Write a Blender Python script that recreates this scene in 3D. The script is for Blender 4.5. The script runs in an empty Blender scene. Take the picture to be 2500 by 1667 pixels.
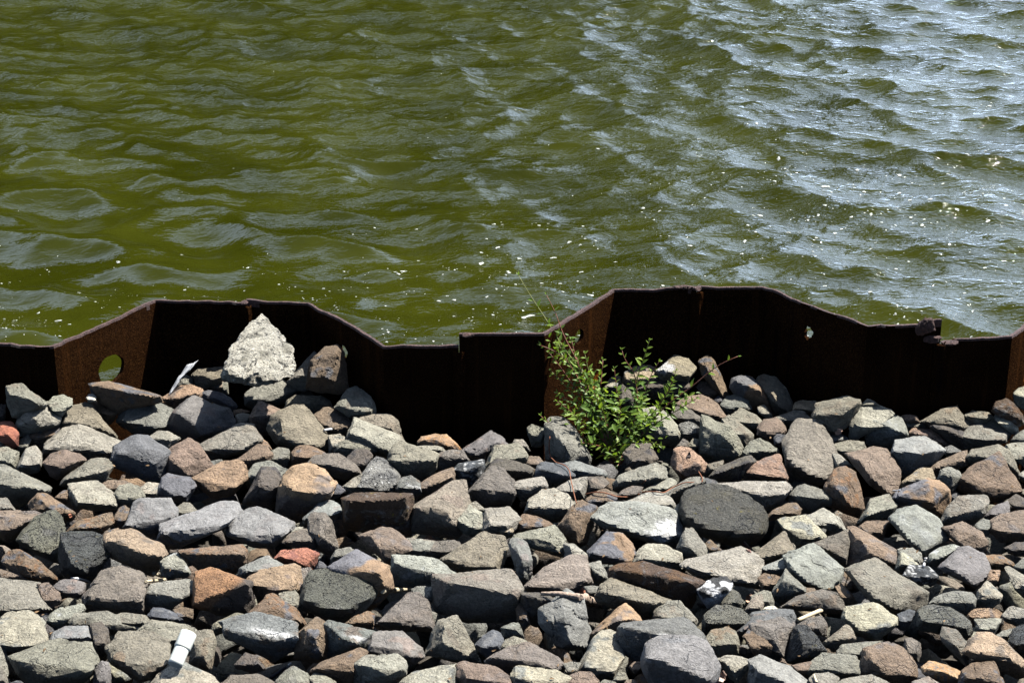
import bpy, bmesh, math, random
import numpy as np
from mathutils import Vector, Matrix
from mathutils.bvhtree import BVHTree

S = bpy.context.scene
COL = S.collection
RAD = math.radians

# ---------------------------------------------------------------- camera
PITCH = 22.0
CAM = np.array([0.0, -4.515, 1.824])
FPX = 4514.0                      # focal length in pixels of the 2500 px wide photograph
cd = bpy.data.cameras.new('camera')
cd.sensor_width = 36.0
cd.lens = FPX / 2500.0 * 36.0
cd.clip_start = 0.05
cd.clip_end = 9000
cam = bpy.data.objects.new('camera', cd)
cam.location = CAM
cam.rotation_euler = (RAD(90 - PITCH), 0, 0)
COL.objects.link(cam)
S.camera = cam

# ---------------------------------------------------------------- light
SUN_EL, SUN_AZ = 58.0, 62.0       # azimuth clockwise from +Y (away from the camera, to the right)
w = bpy.data.worlds.new("World")
S.world = w
w.use_nodes = True
nt = w.node_tree
bg = nt.nodes['Background']
sky = nt.nodes.new('ShaderNodeTexSky')
sky.sky_type = 'NISHITA'
sky.sun_disc = False
sky.sun_elevation = RAD(SUN_EL)
sky.sun_rotation = RAD(SUN_AZ)
sky.air_density = 0.6
sky.dust_density = 0.7
# a bank of thin bright cloud over the far side of the water
def wn(typ, **kw):
    x = nt.nodes.new(typ)
    for k_, v_ in kw.items(): setattr(x, k_, v_)
    return x
def wmr(v, a, b, c, d):
    x = wn('ShaderNodeMapRange', interpolation_type='SMOOTHSTEP'); nt.links.new(v, x.inputs[0])
    for i_, q_ in enumerate((a, b, c, d)): x.inputs[i_ + 1].default_value = q_
    return x.outputs[0]
def wmul(a, b):
    x = wn('ShaderNodeMath', operation='MULTIPLY'); nt.links.new(a, x.inputs[0]); nt.links.new(b, x.inputs[1]); return x.outputs[0]
tcw = wn('ShaderNodeTexCoord').outputs['Generated']
sepw = wn('ShaderNodeSeparateXYZ'); nt.links.new(tcw, sepw.inputs[0])
mpw = wn('ShaderNodeMapping'); mpw.inputs['Scale'].default_value = (1, 1, 2.2); nt.links.new(tcw, mpw.inputs[0])
nzw = wn('ShaderNodeTexNoise'); nzw.inputs['Scale'].default_value = 3.1; nzw.inputs['Detail'].default_value = 7; nzw.inputs['Roughness'].default_value = 0.6
nt.links.new(mpw.outputs[0], nzw.inputs['Vector'])
cover = wmul(wmr(nzw.outputs['Fac'], 0.36, 0.58, 0.72, 1.0), wmul(wmr(sepw.outputs[1], -0.1, 0.45, 0, 1), wmr(sepw.outputs[2], 0.50, 0.84, 1, 0)))
mixw = wn('ShaderNodeMix', data_type='RGBA'); nt.links.new(cover, mixw.inputs[0]); nt.links.new(sky.outputs[0], mixw.inputs[6])
mixw.inputs[7].default_value = (17.5, 22, 29.5, 1)
nt.links.new(mixw.outputs[2], bg.inputs[0])
bg.inputs[1].default_value = 0.05
sl = bpy.data.lights.new('sun', 'SUN')
sl.energy = 5.0
sl.angle = RAD(0.53)
sl.color = (1.0, 0.965, 0.91)
so = bpy.data.objects.new('sun', sl)
sd = Vector((math.sin(RAD(SUN_AZ)) * math.cos(RAD(SUN_EL)), math.cos(RAD(SUN_AZ)) * math.cos(RAD(SUN_EL)), math.sin(RAD(SUN_EL))))
so.rotation_euler = sd.to_track_quat('Z', 'Y').to_euler()
so.location = (3, 3, 6)
COL.objects.link(so)
S.view_settings.view_transform = 'Standard'
S.view_settings.look = 'None'
S.view_settings.gamma = 1
S.view_settings.exposure = 1.27
S.cycles.diffuse_bounces = 0
S.cycles.glossy_bounces = 2
S.cycles.max_bounces = 6
S.view_settings.use_curve_mapping = False

# ---------------------------------------------------------------- helpers
def tag(o, label=None, cat=None, group=None, kind=None):
    if label: o['label'] = label
    if cat: o['category'] = cat
    if group: o['group'] = group
    if kind: o['kind'] = kind
    return o

def empty(name, loc=(0, 0, 0)):
    o = bpy.data.objects.new(name, None)
    o.empty_display_size = 0.1
    o.location = loc
    COL.objects.link(o)
    return o

def obj(name, me, mat=None, parent=None, loc=None):
    o = bpy.data.objects.new(name, me)
    if mat is not None and len(me.materials) == 0:
        me.materials.append(mat)
    if loc is not None:
        o.location = loc
    if parent is not None:
        o.parent = parent
        if loc is not None:
            pl = parent.matrix_world.translation if parent.parent is None else Vector((0, 0, 0))
            o.location = Vector(loc) - Vector(parent.location)
        else:
            o.location = -Vector(parent.location)   # vertices are given in world coordinates
    COL.objects.link(o)
    return o

def mesh_np(name, V, F, smooth=True, col=None):
    me = bpy.data.meshes.new(name)
    V = np.ascontiguousarray(V, dtype=np.float32)
    F = np.ascontiguousarray(F, dtype=np.int32)
    k = F.shape[1]
    me.vertices.add(len(V)); me.vertices.foreach_set('co', V.ravel())
    me.loops.add(F.size); me.loops.foreach_set('vertex_index', F.ravel())
    me.polygons.add(len(F))
    me.polygons.foreach_set('loop_start', np.arange(0, F.size, k, dtype=np.int32))
    me.polygons.foreach_set('loop_total', np.full(len(F), k, dtype=np.int32))
    me.polygons.foreach_set('use_smooth', np.full(len(F), smooth, dtype=bool))
    me.update(calc_edges=True)
    if col is not None:
        a = me.attributes.new('col', 'FLOAT_COLOR', 'POINT')
        c = np.ones((len(V), 4), dtype=np.float32); c[:, :3] = col
        a.data.foreach_set('color', c.ravel())
    return me

def hashf(ix, iy, iz, s):
    h = (ix * 374761393 + iy * 668265263 + iz * 2147483647 + s * 1274126177) & 0xffffffff
    h = ((h ^ (h >> 13)) * 1274126177) & 0xffffffff
    h = h ^ (h >> 16)
    return (h & 0xffff) / 32767.5 - 1.0

def vnoise(P, s=0):
    """smooth value noise in -1..1"""
    I = np.floor(P).astype(np.int64); f = P - I
    f = f * f * f * (f * (f * 6 - 15) + 10)
    x, y, z = I[:, 0], I[:, 1], I[:, 2]
    r = 0
    for dx in (0, 1):
        wx = f[:, 0] if dx else 1 - f[:, 0]
        for dy in (0, 1):
            wy = f[:, 1] if dy else 1 - f[:, 1]
            for dz in (0, 1):
                wz = f[:, 2] if dz else 1 - f[:, 2]
                r = r + wx * wy * wz * hashf(x + dx, y + dy, z + dz, s)
    return r

def fbm(P, s=0, o=3):
    r, a = 0, 1.0
    for k in range(o):
        r = r + a * vnoise(P * (2.03 ** k) + 17.3 * k, s + k); a *= 0.5
    return r / 1.75

_R = np.array([1.0, 0, 0])
_F = np.array([0, math.cos(RAD(PITCH)), -math.sin(RAD(PITCH))])
_U = np.array([0, math.sin(RAD(PITCH)), math.cos(RAD(PITCH))])
def ray(u, v):
    return _F + (u - 1250) / FPX * _R - (v - 833.5) / FPX * _U

def sstep(a, b, x):
    t = np.clip((x - a) / (b - a), 0, 1)
    return t * t * (3 - 2 * t)

# ---------------------------------------------------------------- node helpers
def new_mat(name):
    m = bpy.data.materials.new(name); m.use_nodes = True
    return m, m.node_tree, m.node_tree.nodes['Principled BSDF']

class NT:
    def __init__(s, t): s.t = t
    def n(s, typ, **kw):
        x = s.t.nodes.new(typ)
        for k, v in kw.items(): setattr(x, k, v)
        return x
    def lk(s, a, b): s.t.links.new(a, b)
    def noise(s, vec, scale, detail=4, rough=0.55, dist=0.0):
        x = s.n('ShaderNodeTexNoise'); x.inputs['Scale'].default_value = scale
        x.inputs['Detail'].default_value = detail; x.inputs['Roughness'].default_value = rough
        x.inputs['Distortion'].default_value = dist
        s.lk(vec, x.inputs['Vector']); return x.outputs['Fac']
    def vor(s, vec, scale, feature='F1'):
        x = s.n('ShaderNodeTexVoronoi', feature=feature); x.inputs['Scale'].default_value = scale
        s.lk(vec, x.inputs['Vector']); return x.outputs['Distance']
    def mr(s, v, a, b, c, d):
        x = s.n('ShaderNodeMapRange'); s.lk(v, x.inputs[0])
        for i, q in enumerate((a, b, c, d)): x.inputs[i + 1].default_value = q
        return x.outputs[0]
    def math(s, op, a, b=None):
        x = s.n('ShaderNodeMath', operation=op)
        for i, q in enumerate((a, b)):
            if q is None: continue
            if isinstance(q, (int, float)): x.inputs[i].default_value = q
            else: s.lk(q, x.inputs[i])
        return x.outputs[0]
    def mix(s, f, a, b, mode='MIX'):
        x = s.n('ShaderNodeMix', data_type='RGBA', blend_type=mode)
        for i, q in ((0, f), (6, a), (7, b)):
            if isinstance(q, (int, float)): x.inputs[i].default_value = q
            elif isinstance(q, tuple): x.inputs[i].default_value = (*q, 1)
            else: s.lk(q, x.inputs[i])
        return x.outputs[2]
    def bump(s, h, strength, dist, normal=None):
        x = s.n('ShaderNodeBump'); x.inputs['Strength'].default_value = strength
        x.inputs['Distance'].default_value = dist; s.lk(h, x.inputs['Height'])
        if normal is not None: s.lk(normal, x.inputs['Normal'])
        return x.outputs[0]

def rock_material(name, pits=0.0, pit_scale=150, speck=0.12, bump=1.0, crackle=0.0, white=0.0, lichen=0.0):
    m, t, p = new_mat(name); q = NT(t)
    at = q.n('ShaderNodeAttribute', attribute_name='col').outputs['Color']
    tc = q.n('ShaderNodeTexCoord').outputs['Object']
    oi = q.n('ShaderNodeObjectInfo').outputs['Random']
    add = q.n('ShaderNodeVectorMath', operation='ADD'); q.lk(tc, add.inputs[0])
    sc_ = q.n('ShaderNodeVectorMath', operation='SCALE'); sc_.inputs[0].default_value = (37, 51, 23); q.lk(oi, sc_.inputs['Scale'])
    q.lk(sc_.outputs[0], add.inputs[1]); vec = add.outputs[0]
    n1 = q.noise(vec, 28, 6, 0.62, 0.4)
    n2 = q.noise(vec, 170, 7, 0.7)
    n3 = q.noise(vec, 700, 3, 0.7)
    # brightness variation
    var = q.math('MULTIPLY', q.mr(n1, 0.3, 0.7, 0.72, 1.28), q.mr(n2, 0.3, 0.7, 0.55, 1.45))
    var = q.math('MULTIPLY', var, q.mr(n3, 0.3, 0.7, 0.82, 1.18))
    hs = q.n('ShaderNodeVectorMath', operation='SCALE'); q.lk(at, hs.inputs[0]); q.lk(var, hs.inputs['Scale'])
    c = hs.outputs[0]
    # tiny pale crystals, their glints painted in as light specks
    sp = q.mr(q.vor(vec, 330), 0.05, 0.13, 1, 0)
    sp = q.math('MULTIPLY', sp, q.mr(q.noise(vec, 60, 2), 0.45, 0.62, 0.0, 1.0))
    c = q.mix(q.math('MULTIPLY', sp, speck * 3.0), c, (0.5, 0.49, 0.45))
    # dark mineral grains
    dk = q.mr(q.noise(vec, 420, 2, 0.5), 0.62, 0.72, 0, 0.65)
    c = q.mix(dk, c, (0.02, 0.019, 0.018))
    hgt = q.math('ADD', q.math('MULTIPLY', n1, 2.2), q.math('ADD', q.math('MULTIPLY', n2, 1.0), q.math('MULTIPLY', n3, 0.28)))
    # fracture lines
    cr = q.n('ShaderNodeTexVoronoi', feature='DISTANCE_TO_EDGE'); cr.inputs['Scale'].default_value = 17
    wv = q.n('ShaderNodeVectorMath', operation='ADD'); q.lk(vec, wv.inputs[0])
    nz = q.n('ShaderNodeTexNoise'); nz.inputs['Scale'].default_value = 24; nz.inputs['Detail'].default_value = 4
    q.lk(vec, nz.inputs['Vector'])
    sc2 = q.n('ShaderNodeVectorMath', operation='SCALE'); q.lk(nz.outputs['Color'], sc2.inputs[0]); sc2.inputs['Scale'].default_value = 0.07
    q.lk(sc2.outputs[0], wv.inputs[1]); q.lk(wv.outputs[0], cr.inputs['Vector'])
    crk = q.math('MULTIPLY', q.mr(cr.outputs['Distance'], 0.0, 0.03, 1, 0), q.mr(q.noise(vec, 13, 2), 0.5, 0.6, 0, 1))
    hgt = q.math('SUBTRACT', hgt, q.math('MULTIPLY', crk, 0.9))
    if pits:
        pv = q.vor(vec, pit_scale)
        pm = q.mr(pv, 0.12, 0.34, 1, 0)
        pm = q.math('MULTIPLY', pm, q.mr(q.noise(vec, 55, 3), 0.42, 0.58, 0.15, 1))
        hgt = q.math('SUBTRACT', hgt, q.math('MULTIPLY', pm, pits * 1.6))
        c = q.mix(q.math('MULTIPLY', pm, 0.5 * pits), c, (0.02, 0.02, 0.02))
    if white:
        wm = q.mr(q.vor(vec, 95), 0.16, 0.24, 1, 0)
        wm = q.math('MULTIPLY', wm, q.mr(q.noise(vec, 40, 3), 0.5, 0.56, 0, 1))
        c = q.mix(q.math('MULTIPLY', wm, white), c, (0.75, 0.74, 0.7))
    if lichen:
        lm = q.mr(q.noise(vec, 45, 4, 0.7), 0.64, 0.7, 0, lichen)
        c = q.mix(lm, c, (0.33, 0.27, 0.04))
    q.lk(c, p.inputs['Base Color'])
    q.lk(q.mr(n2, 0.3, 0.7, 0.55, 0.9), p.inputs['Roughness'])
    p.inputs['Specular IOR Level'].default_value = 0.35
    q.lk(q.bump(hgt, 1.0 * bump, 0.0105), p.inputs['Normal'])
    return m

M_ROCK = rock_material('rock_plain', speck=0.12)
M_SMOOTH = rock_material('rock_smooth_fracture', speck=0.06, bump=0.6)
M_PIT = rock_material('rock_pitted', pits=1.0, pit_scale=120, speck=0.15, bump=1.2, white=0.9)
M_LAVA = rock_material('rock_lava', pits=1.0, pit_scale=260, speck=0.1, bump=1.6, lichen=0.7)
M_SPECK = rock_material('rock_speckled', pits=0.5, pit_scale=190, speck=0.33, bump=1.6)
M_WHITE = rock_material('rock_white', pits=0.45, pit_scale=85, speck=0.05, bump=1.9)
M_MOSS = rock_material('rock_mossy', speck=0.05, bump=1.3, lichen=0.8)

def simple_mat(name, col, rough=0.6, var=0.25, scale=60, bump=0.3, dist=0.002, spec=0.4):
    m, t, p = new_mat(name); q = NT(t)
    tc = q.n('ShaderNodeTexCoord').outputs['Object']
    n1 = q.noise(tc, scale, 5, 0.6)
    hs = q.n('ShaderNodeVectorMath', operation='SCALE'); hs.inputs[0].default_value = col
    q.lk(q.mr(n1, 0.3, 0.7, 1 - var, 1 + var), hs.inputs['Scale'])
    q.lk(hs.outputs[0], p.inputs['Base Color'])
    p.inputs['Roughness'].default_value = rough
    p.inputs['Specular IOR Level'].default_value = spec
    q.lk(q.bump(n1, bump, dist), p.inputs['Normal'])
    return m

# ---------------------------------------------------------------- water
WATER_Z = -0.58
rs = np.random.RandomState(11)
NW = 120
_lam = np.exp(rs.uniform(np.log(0.075), np.log(1.1), NW))
_th = rs.normal(0, 0.72, NW) + RAD(-104)
_k = 2 * np.pi / _lam
_kx, _ky = _k * np.cos(_th), _k * np.sin(_th)
_ph = rs.uniform(0, 2 * np.pi, NW)
_sl = 0.225 * np.sqrt(2.0 / NW) * rs.uniform(0.5, 1.4, NW) * np.where(_lam > 0.5, 0.95, np.where(_lam > 0.14, 1.22, 0.85))
_am = _sl / _k
def waves(x, y):
    """Gerstner sum: displacement of the rest points"""
    dx = np.zeros_like(x); dy = np.zeros_like(x); dz = np.zeros_like(x)
    gust = 0.98 + 0.08 * sstep(-1.2, 2.0, x * 0.8 + y * 0.25) + 0.12 * np.sin(x * 1.3 + 0.7) * np.cos(y * 0.9)
    calm = 0.3 + 0.7 * sstep(0.8, 3.6, y + 1.1 * np.maximum(x, -1.5))
    far = 1 / (1 + (np.maximum(np.hypot(x, y) - 12, 0) / 25) ** 2)
    for i in range(NW):
        a = _am[i] * gust * far
        if _lam[i] < 0.2: a = a * calm
        ph = _kx[i] * x + _ky[i] * y + _ph[i]
        s_, c_ = np.sin(ph), np.cos(ph)
        dz += a * c_
        dx -= 1.0 * a * (_kx[i] / _k[i]) * s_
        dy -= 1.0 * a * (_ky[i] / _k[i]) * s_
    return dx, dy, dz

def build_water():
    def grow(start, step, ratio, end):
        r = [start]
        while r[-1] < end:
            step *= ratio; r.append(r[-1] + step)
        return r
    inner = np.arange(-3.6, 3.6001, 0.0135)
    gx = grow(3.6, 0.0135, 1.12, 4000)[1:]
    xs = np.concatenate([-np.array(gx)[::-1], inner, gx])
    ys = [0.30]
    while ys[-1] < 8.2: ys.append(ys[-1] + 0.0095 + 0.0012 * ys[-1])
    ys = np.concatenate([[-0.0], ys, grow(ys[-1], 0.02, 1.13, 6000)[1:]])
    X, Y = np.meshgrid(xs, ys)
    sx = np.abs(X) > 4.6
    dx, dy, dz = waves(X.ravel(), Y.ravel())
    fade = (1 - sstep(4.0, 9.0, np.abs(X.ravel()))) * (1 - sstep(9.5, 16.0, Y.ravel()))
    V = np.stack([X.ravel() + dx * fade, Y.ravel() + dy * fade, WATER_Z + dz * fade], 1)
    nx, ny = len(xs), len(ys)
    i = np.arange(nx * ny).reshape(ny, nx)
    F = np.stack([i[:-1, :-1].ravel(), i[:-1, 1:].ravel(), i[1:, 1:].ravel(), i[1:, :-1].ravel()], 1)
    return mesh_np('water', V, F, True)

m, t, p = new_mat('green_water'); q = NT(t)
pos = q.n('ShaderNodeNewGeometry').outputs['Position']
mp = q.n('ShaderNodeMapping'); mp.inputs['Scale'].default_value = (1.0, 2.0, 1.0); mp.inputs['Rotation'].default_value = (0, 0, RAD(-14)); q.lk(pos, mp.inputs[0])
r1 = q.noise(mp.outputs[0], 11, 2, 0.5, 0.4)
r2 = q.noise(mp.outputs[0], 38, 2, 0.5, 0.6)
sep = q.n('ShaderNodeSeparateXYZ'); q.lk(pos, sep.inputs[0])
# ripples die down in the lee of the wall
lee = q.math('ADD', q.math('MULTIPLY', q.math('MAXIMUM', sep.outputs[0], -1.5), 1.1), sep.outputs[1])
lee = q.math('ADD', q.mr(lee, 0.6, 3.8, 0.22, 0.75), q.mr(sep.outputs[0], 0.0, 1.6, 0.0, 0.55))
hh = q.math('MULTIPLY', q.math('ADD', q.math('MULTIPLY', r1, 1.0), q.math('MULTIPLY', r2, 0.42)), lee)
wn_ = q.bump(hh, 1.0, 0.0095)
cn = q.noise(pos, 1.6, 4, 0.6)
body = q.mix(q.mr(cn, 0.35, 0.65, 0, 1), (0.0160, 0.0188, 0.0010), (0.0265, 0.0300, 0.0024))
# turbid water: the light scattered back from below hardly depends on the slope of the surface
nm = q.n('ShaderNodeVectorMath', operation='SCALE'); q.lk(wn_, nm.inputs[0]); nm.inputs['Scale'].default_value = 0.42
na = q.n('ShaderNodeVectorMath', operation='ADD'); q.lk(nm.outputs[0], na.inputs[0]); na.inputs[1].default_value = (0, 0, 0.58)
nn = q.n('ShaderNodeVectorMath', operation='NORMALIZE'); q.lk(na.outputs[0], nn.inputs[0])
df = q.n('ShaderNodeBsdfDiffuse'); q.lk(body, df.inputs['Color']); q.lk(nn.outputs[0], df.inputs['Normal'])
gl = q.n('ShaderNodeBsdfGlossy'); gl.inputs['Color'].default_value = (1, 1, 1, 1); gl.inputs['Roughness'].default_value = 0.03; q.lk(wn_, gl.inputs['Normal'])
fr = q.n('ShaderNodeFresnel'); fr.inputs['IOR'].default_value = 1.333; q.lk(wn_, fr.inputs['Normal'])
ms = q.n('ShaderNodeMixShader'); q.lk(fr.outputs[0], ms.inputs[0]); q.lk(df.outputs[0], ms.inputs[1]); q.lk(gl.outputs[0], ms.inputs[2])
q.lk(ms.outputs[0], t.nodes['Material Output'].inputs[0]); t.nodes.remove(p)
M_WATER = m
tag(obj('water', build_water(), M_WATER), kind='structure')

# ---------------------------------------------------------------- far wooded bank (seen mirrored in the water)
def build_hill():
    nx, nz = 160, 46
    xs = np.linspace(-150, 7.5, nx); ts = np.linspace(0, 1, nz)
    X, T = np.meshgrid(xs, ts)
    P = np.stack([X.ravel() * 0.16, T.ravel() * 4, X.ravel() * 0], 1)
    top = 36 + 5 * fbm(np.stack([xs * 0.12, xs * 0, xs * 0], 1), 5) + 2 * fbm(np.stack([xs * 0.7, xs * 0, xs * 0], 1), 8)
    top = top * (0.25 + 0.75 * sstep(7.5, 2.0, xs))
    H = T * top[None, :]
    D = fbm(np.stack([X.ravel() * 0.35, H.ravel() * 0.35, X.ravel() * 0], 1), 3, 4).reshape(X.shape) * 2.2
    Yv = 44 + H * 0.25 - D
    V = np.stack([X.ravel() + 0.5 * D.ravel(), Yv.ravel(), (H + WATER_Z - 0.3).ravel()], 1)
    i = np.arange(nx * nz).reshape(nz, nx)
    F = np.stack([i[:-1, :-1].ravel(), i[:-1, 1:].ravel(), i[1:, 1:].ravel(), i[1:, :-1].ravel()], 1)
    # back slope and foot so it is a solid hill
    n0 = len(V)
    back = np.stack([xs, np.full(nx, 95.0), np.full(nx, WATER_Z - 1)], 1)
    V = np.vstack([V, back])
    j = np.arange(nx) + n0; tp = i[-1]
    F = np.vstack([F, np.stack([tp[:-1], tp[1:], j[1:], j[:-1]], 1)])
    return mesh_np('wooded_hillside', V, F, True)
M_HILL = simple_mat('distant_foliage', (0.014, 0.020, 0.006), 0.9, 0.5, 1.5, 0.6, 0.4, 0.1)
tag(obj('wooded_hillside', build_hill(), M_HILL), kind='structure')

# ---------------------------------------------------------------- bank ground
def gz(x, y):
    return -0.255 + 0.0 * x - 0.02 * (y + 0.6)

def build_ground():
    xs = np.concatenate([[-400, -80, -20, -8], np.arange(-5, 5.01, 0.1), [8, 20, 80, 400]])
    ys = np.concatenate([[-400, -80, -20, -8, -5.5], np.arange(-4, 0.31, 0.08)])
    X, Y = np.meshgrid(xs, ys)
    Z = gz(X, Y) - 0.25 + 0.02 * fbm(np.stack([X.ravel() * 6, Y.ravel() * 6, X.ravel() * 0], 1), 2).reshape(X.shape)
    V = np.stack([X.ravel(), Y.ravel(), Z.ravel()], 1)
    nx, ny = len(xs), len(ys)
    i = np.arange(nx * ny).reshape(ny, nx)
    F = np.stack([i[:-1, :-1].ravel(), i[:-1, 1:].ravel(), i[1:, 1:].ravel(), i[1:, :-1].ravel()], 1)
    return mesh_np('bank_ground', V, F, True)
M_GROUND = simple_mat('stony_earth', (0.06, 0.052, 0.042), 0.95, 0.5, 70, 1.0, 0.01, 0.2)
GROUND = tag(obj('bank_ground', build_ground(), M_GROUND), kind='structure')

# ---------------------------------------------------------------- sheet pile wall
DEPTH = 0.305
def build_rust():
    m, t, p = new_mat('rusty_steel'); q = NT(t)
    pos = q.n('ShaderNodeNewGeometry').outputs['Position']
    n1 = q.noise(pos, 7, 5, 0.6, 0.5)
    n2 = q.noise(pos, 330, 3, 0.75)
    n3 = q.noise(pos, 60, 5, 0.7)
    c = q.mix(q.mr(n1, 0.35, 0.65, 0, 1), (0.0085, 0.0033, 0.0015), (0.020, 0.0085, 0.0038))
    c = q.mix(q.mr(n2, 0.52, 0.66, 0, 0.8), c, (0.085, 0.038, 0.013))
    c = q.mix(q.mr(n2, 0.36, 0.48, 0.8, 0), c, (0.010, 0.005, 0.003))
    c = q.mix(q.mr(n3, 0.62, 0.72, 0, 0.5), c, (0.018, 0.010, 0.010))
    ms_ = q.n('ShaderNodeMapping'); ms_.inputs['Scale'].default_value = (26, 26, 1.6); q.lk(pos, ms_.inputs[0])
    n4 = q.noise(ms_.outputs[0], 1.0, 4, 0.6)
    c = q.mix(q.mr(n4, 0.56, 0.72, 0, 0.75), c, (0.05, 0.019, 0.006))
    c = q.mix(q.mr(n4, 0.30, 0.42, 0.7, 0), c, (0.006, 0.004, 0.004))
    for (px, py, pz, r) in ((0.235, 0.23, -0.235, 0.045), (1.43, 0.17, -0.16, 0.07)):
        vd = q.n('ShaderNodeVectorMath', operation='DISTANCE'); q.lk(pos, vd.inputs[0]); vd.inputs[1].default_value = (px, py, pz)
        f = q.math('MULTIPLY', q.mr(vd.outputs['Value'], r * 0.3, r, 1, 0), q.mr(n3, 0.45, 0.56, 0, 1))
        c = q.mix(f, c, (0.75, 0.22, 0.03))
    q.lk(c, p.inputs['Base Color'])
    p.inputs['Roughness'].default_value = 0.85
    p.inputs['Specular IOR Level'].default_value = 0.0
    q.lk(q.bump(q.math('ADD', n2, q.math('MULTIPLY', n3, 1.5)), 0.7, 0.004), p.inputs['Normal'])
    return m
M_RUST = build_rust()
m, t, p = new_mat('flaking_rust'); q = NT(t)
pos = q.n('ShaderNodeNewGeometry').outputs['Position']
n1 = q.noise(pos, 90, 6, 0.7); n2 = q.noise(pos, 400, 3, 0.7)
c = q.mix(q.mr(n1, 0.35, 0.65, 0, 1), (0.025, 0.012, 0.011), (0.12, 0.062, 0.052))
c = q.mix(q.mr(n2, 0.6, 0.7, 0, 0.6), c, (0.4, 0.3, 0.28))
q.lk(c, p.inputs['Base Color']); p.inputs['Roughness'].default_value = 0.75
q.lk(q.bump(q.math('ADD', n1, n2), 1.0, 0.006), p.inputs['Normal'])
M_FLAKE = m

NEARC = [(-1.60, -1.208), (-0.340, 0.086), (0.933, 1.316)]
FARC = [(-0.993, -0.571), (0.285, 0.696), (1.52, 1.94)]
PER = 1.262
corners = []
for k in (-3, -2, -1):
    corners += [(-1.60 + k * PER, 0), (-1.208 + k * PER, 0), (-0.993 + k * PER, DEPTH), (-0.571 + k * PER, DEPTH)]
for a, b in zip(NEARC, FARC):
    corners += [(a[0], 0), (a[1], 0), (b[0], DEPTH), (b[1], DEPTH)]
for k in (1, 2, 3):
    corners += [(0.933 + k * PER, 0), (1.316 + k * PER, 0), (1.52 + k * PER, DEPTH), (1.94 + k * PER, DEPTH)]
corners = np.array(sorted(corners))

def prof_y(x):
    return np.interp(x, corners[:, 0], corners[:, 1])
seams = [-3.27, -2.64, -2.01, -1.385, -0.742, -0.140, 0.514, 1.128, 1.74, 2.37, 3.0, 3.63]
# per pile: height of the near part and of the far part of its top edge
tops = [(0.0, 0.0), (0.01, 0.0), (-0.01, 0.0), (-0.009, -0.003), (-0.011, -0.005), (0.020, 0.036), (0.050, 0.040), (0.012, 0.004), (0.02, 0.02), (0.0, 0.01), (0.02, 0.0)]
wall = empty('sheet_pile_wall', (0, 0, -0.3))
tag(wall, 'rusty corrugated steel sheet pile wall between the rocks and the green water', 'wall')

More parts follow.
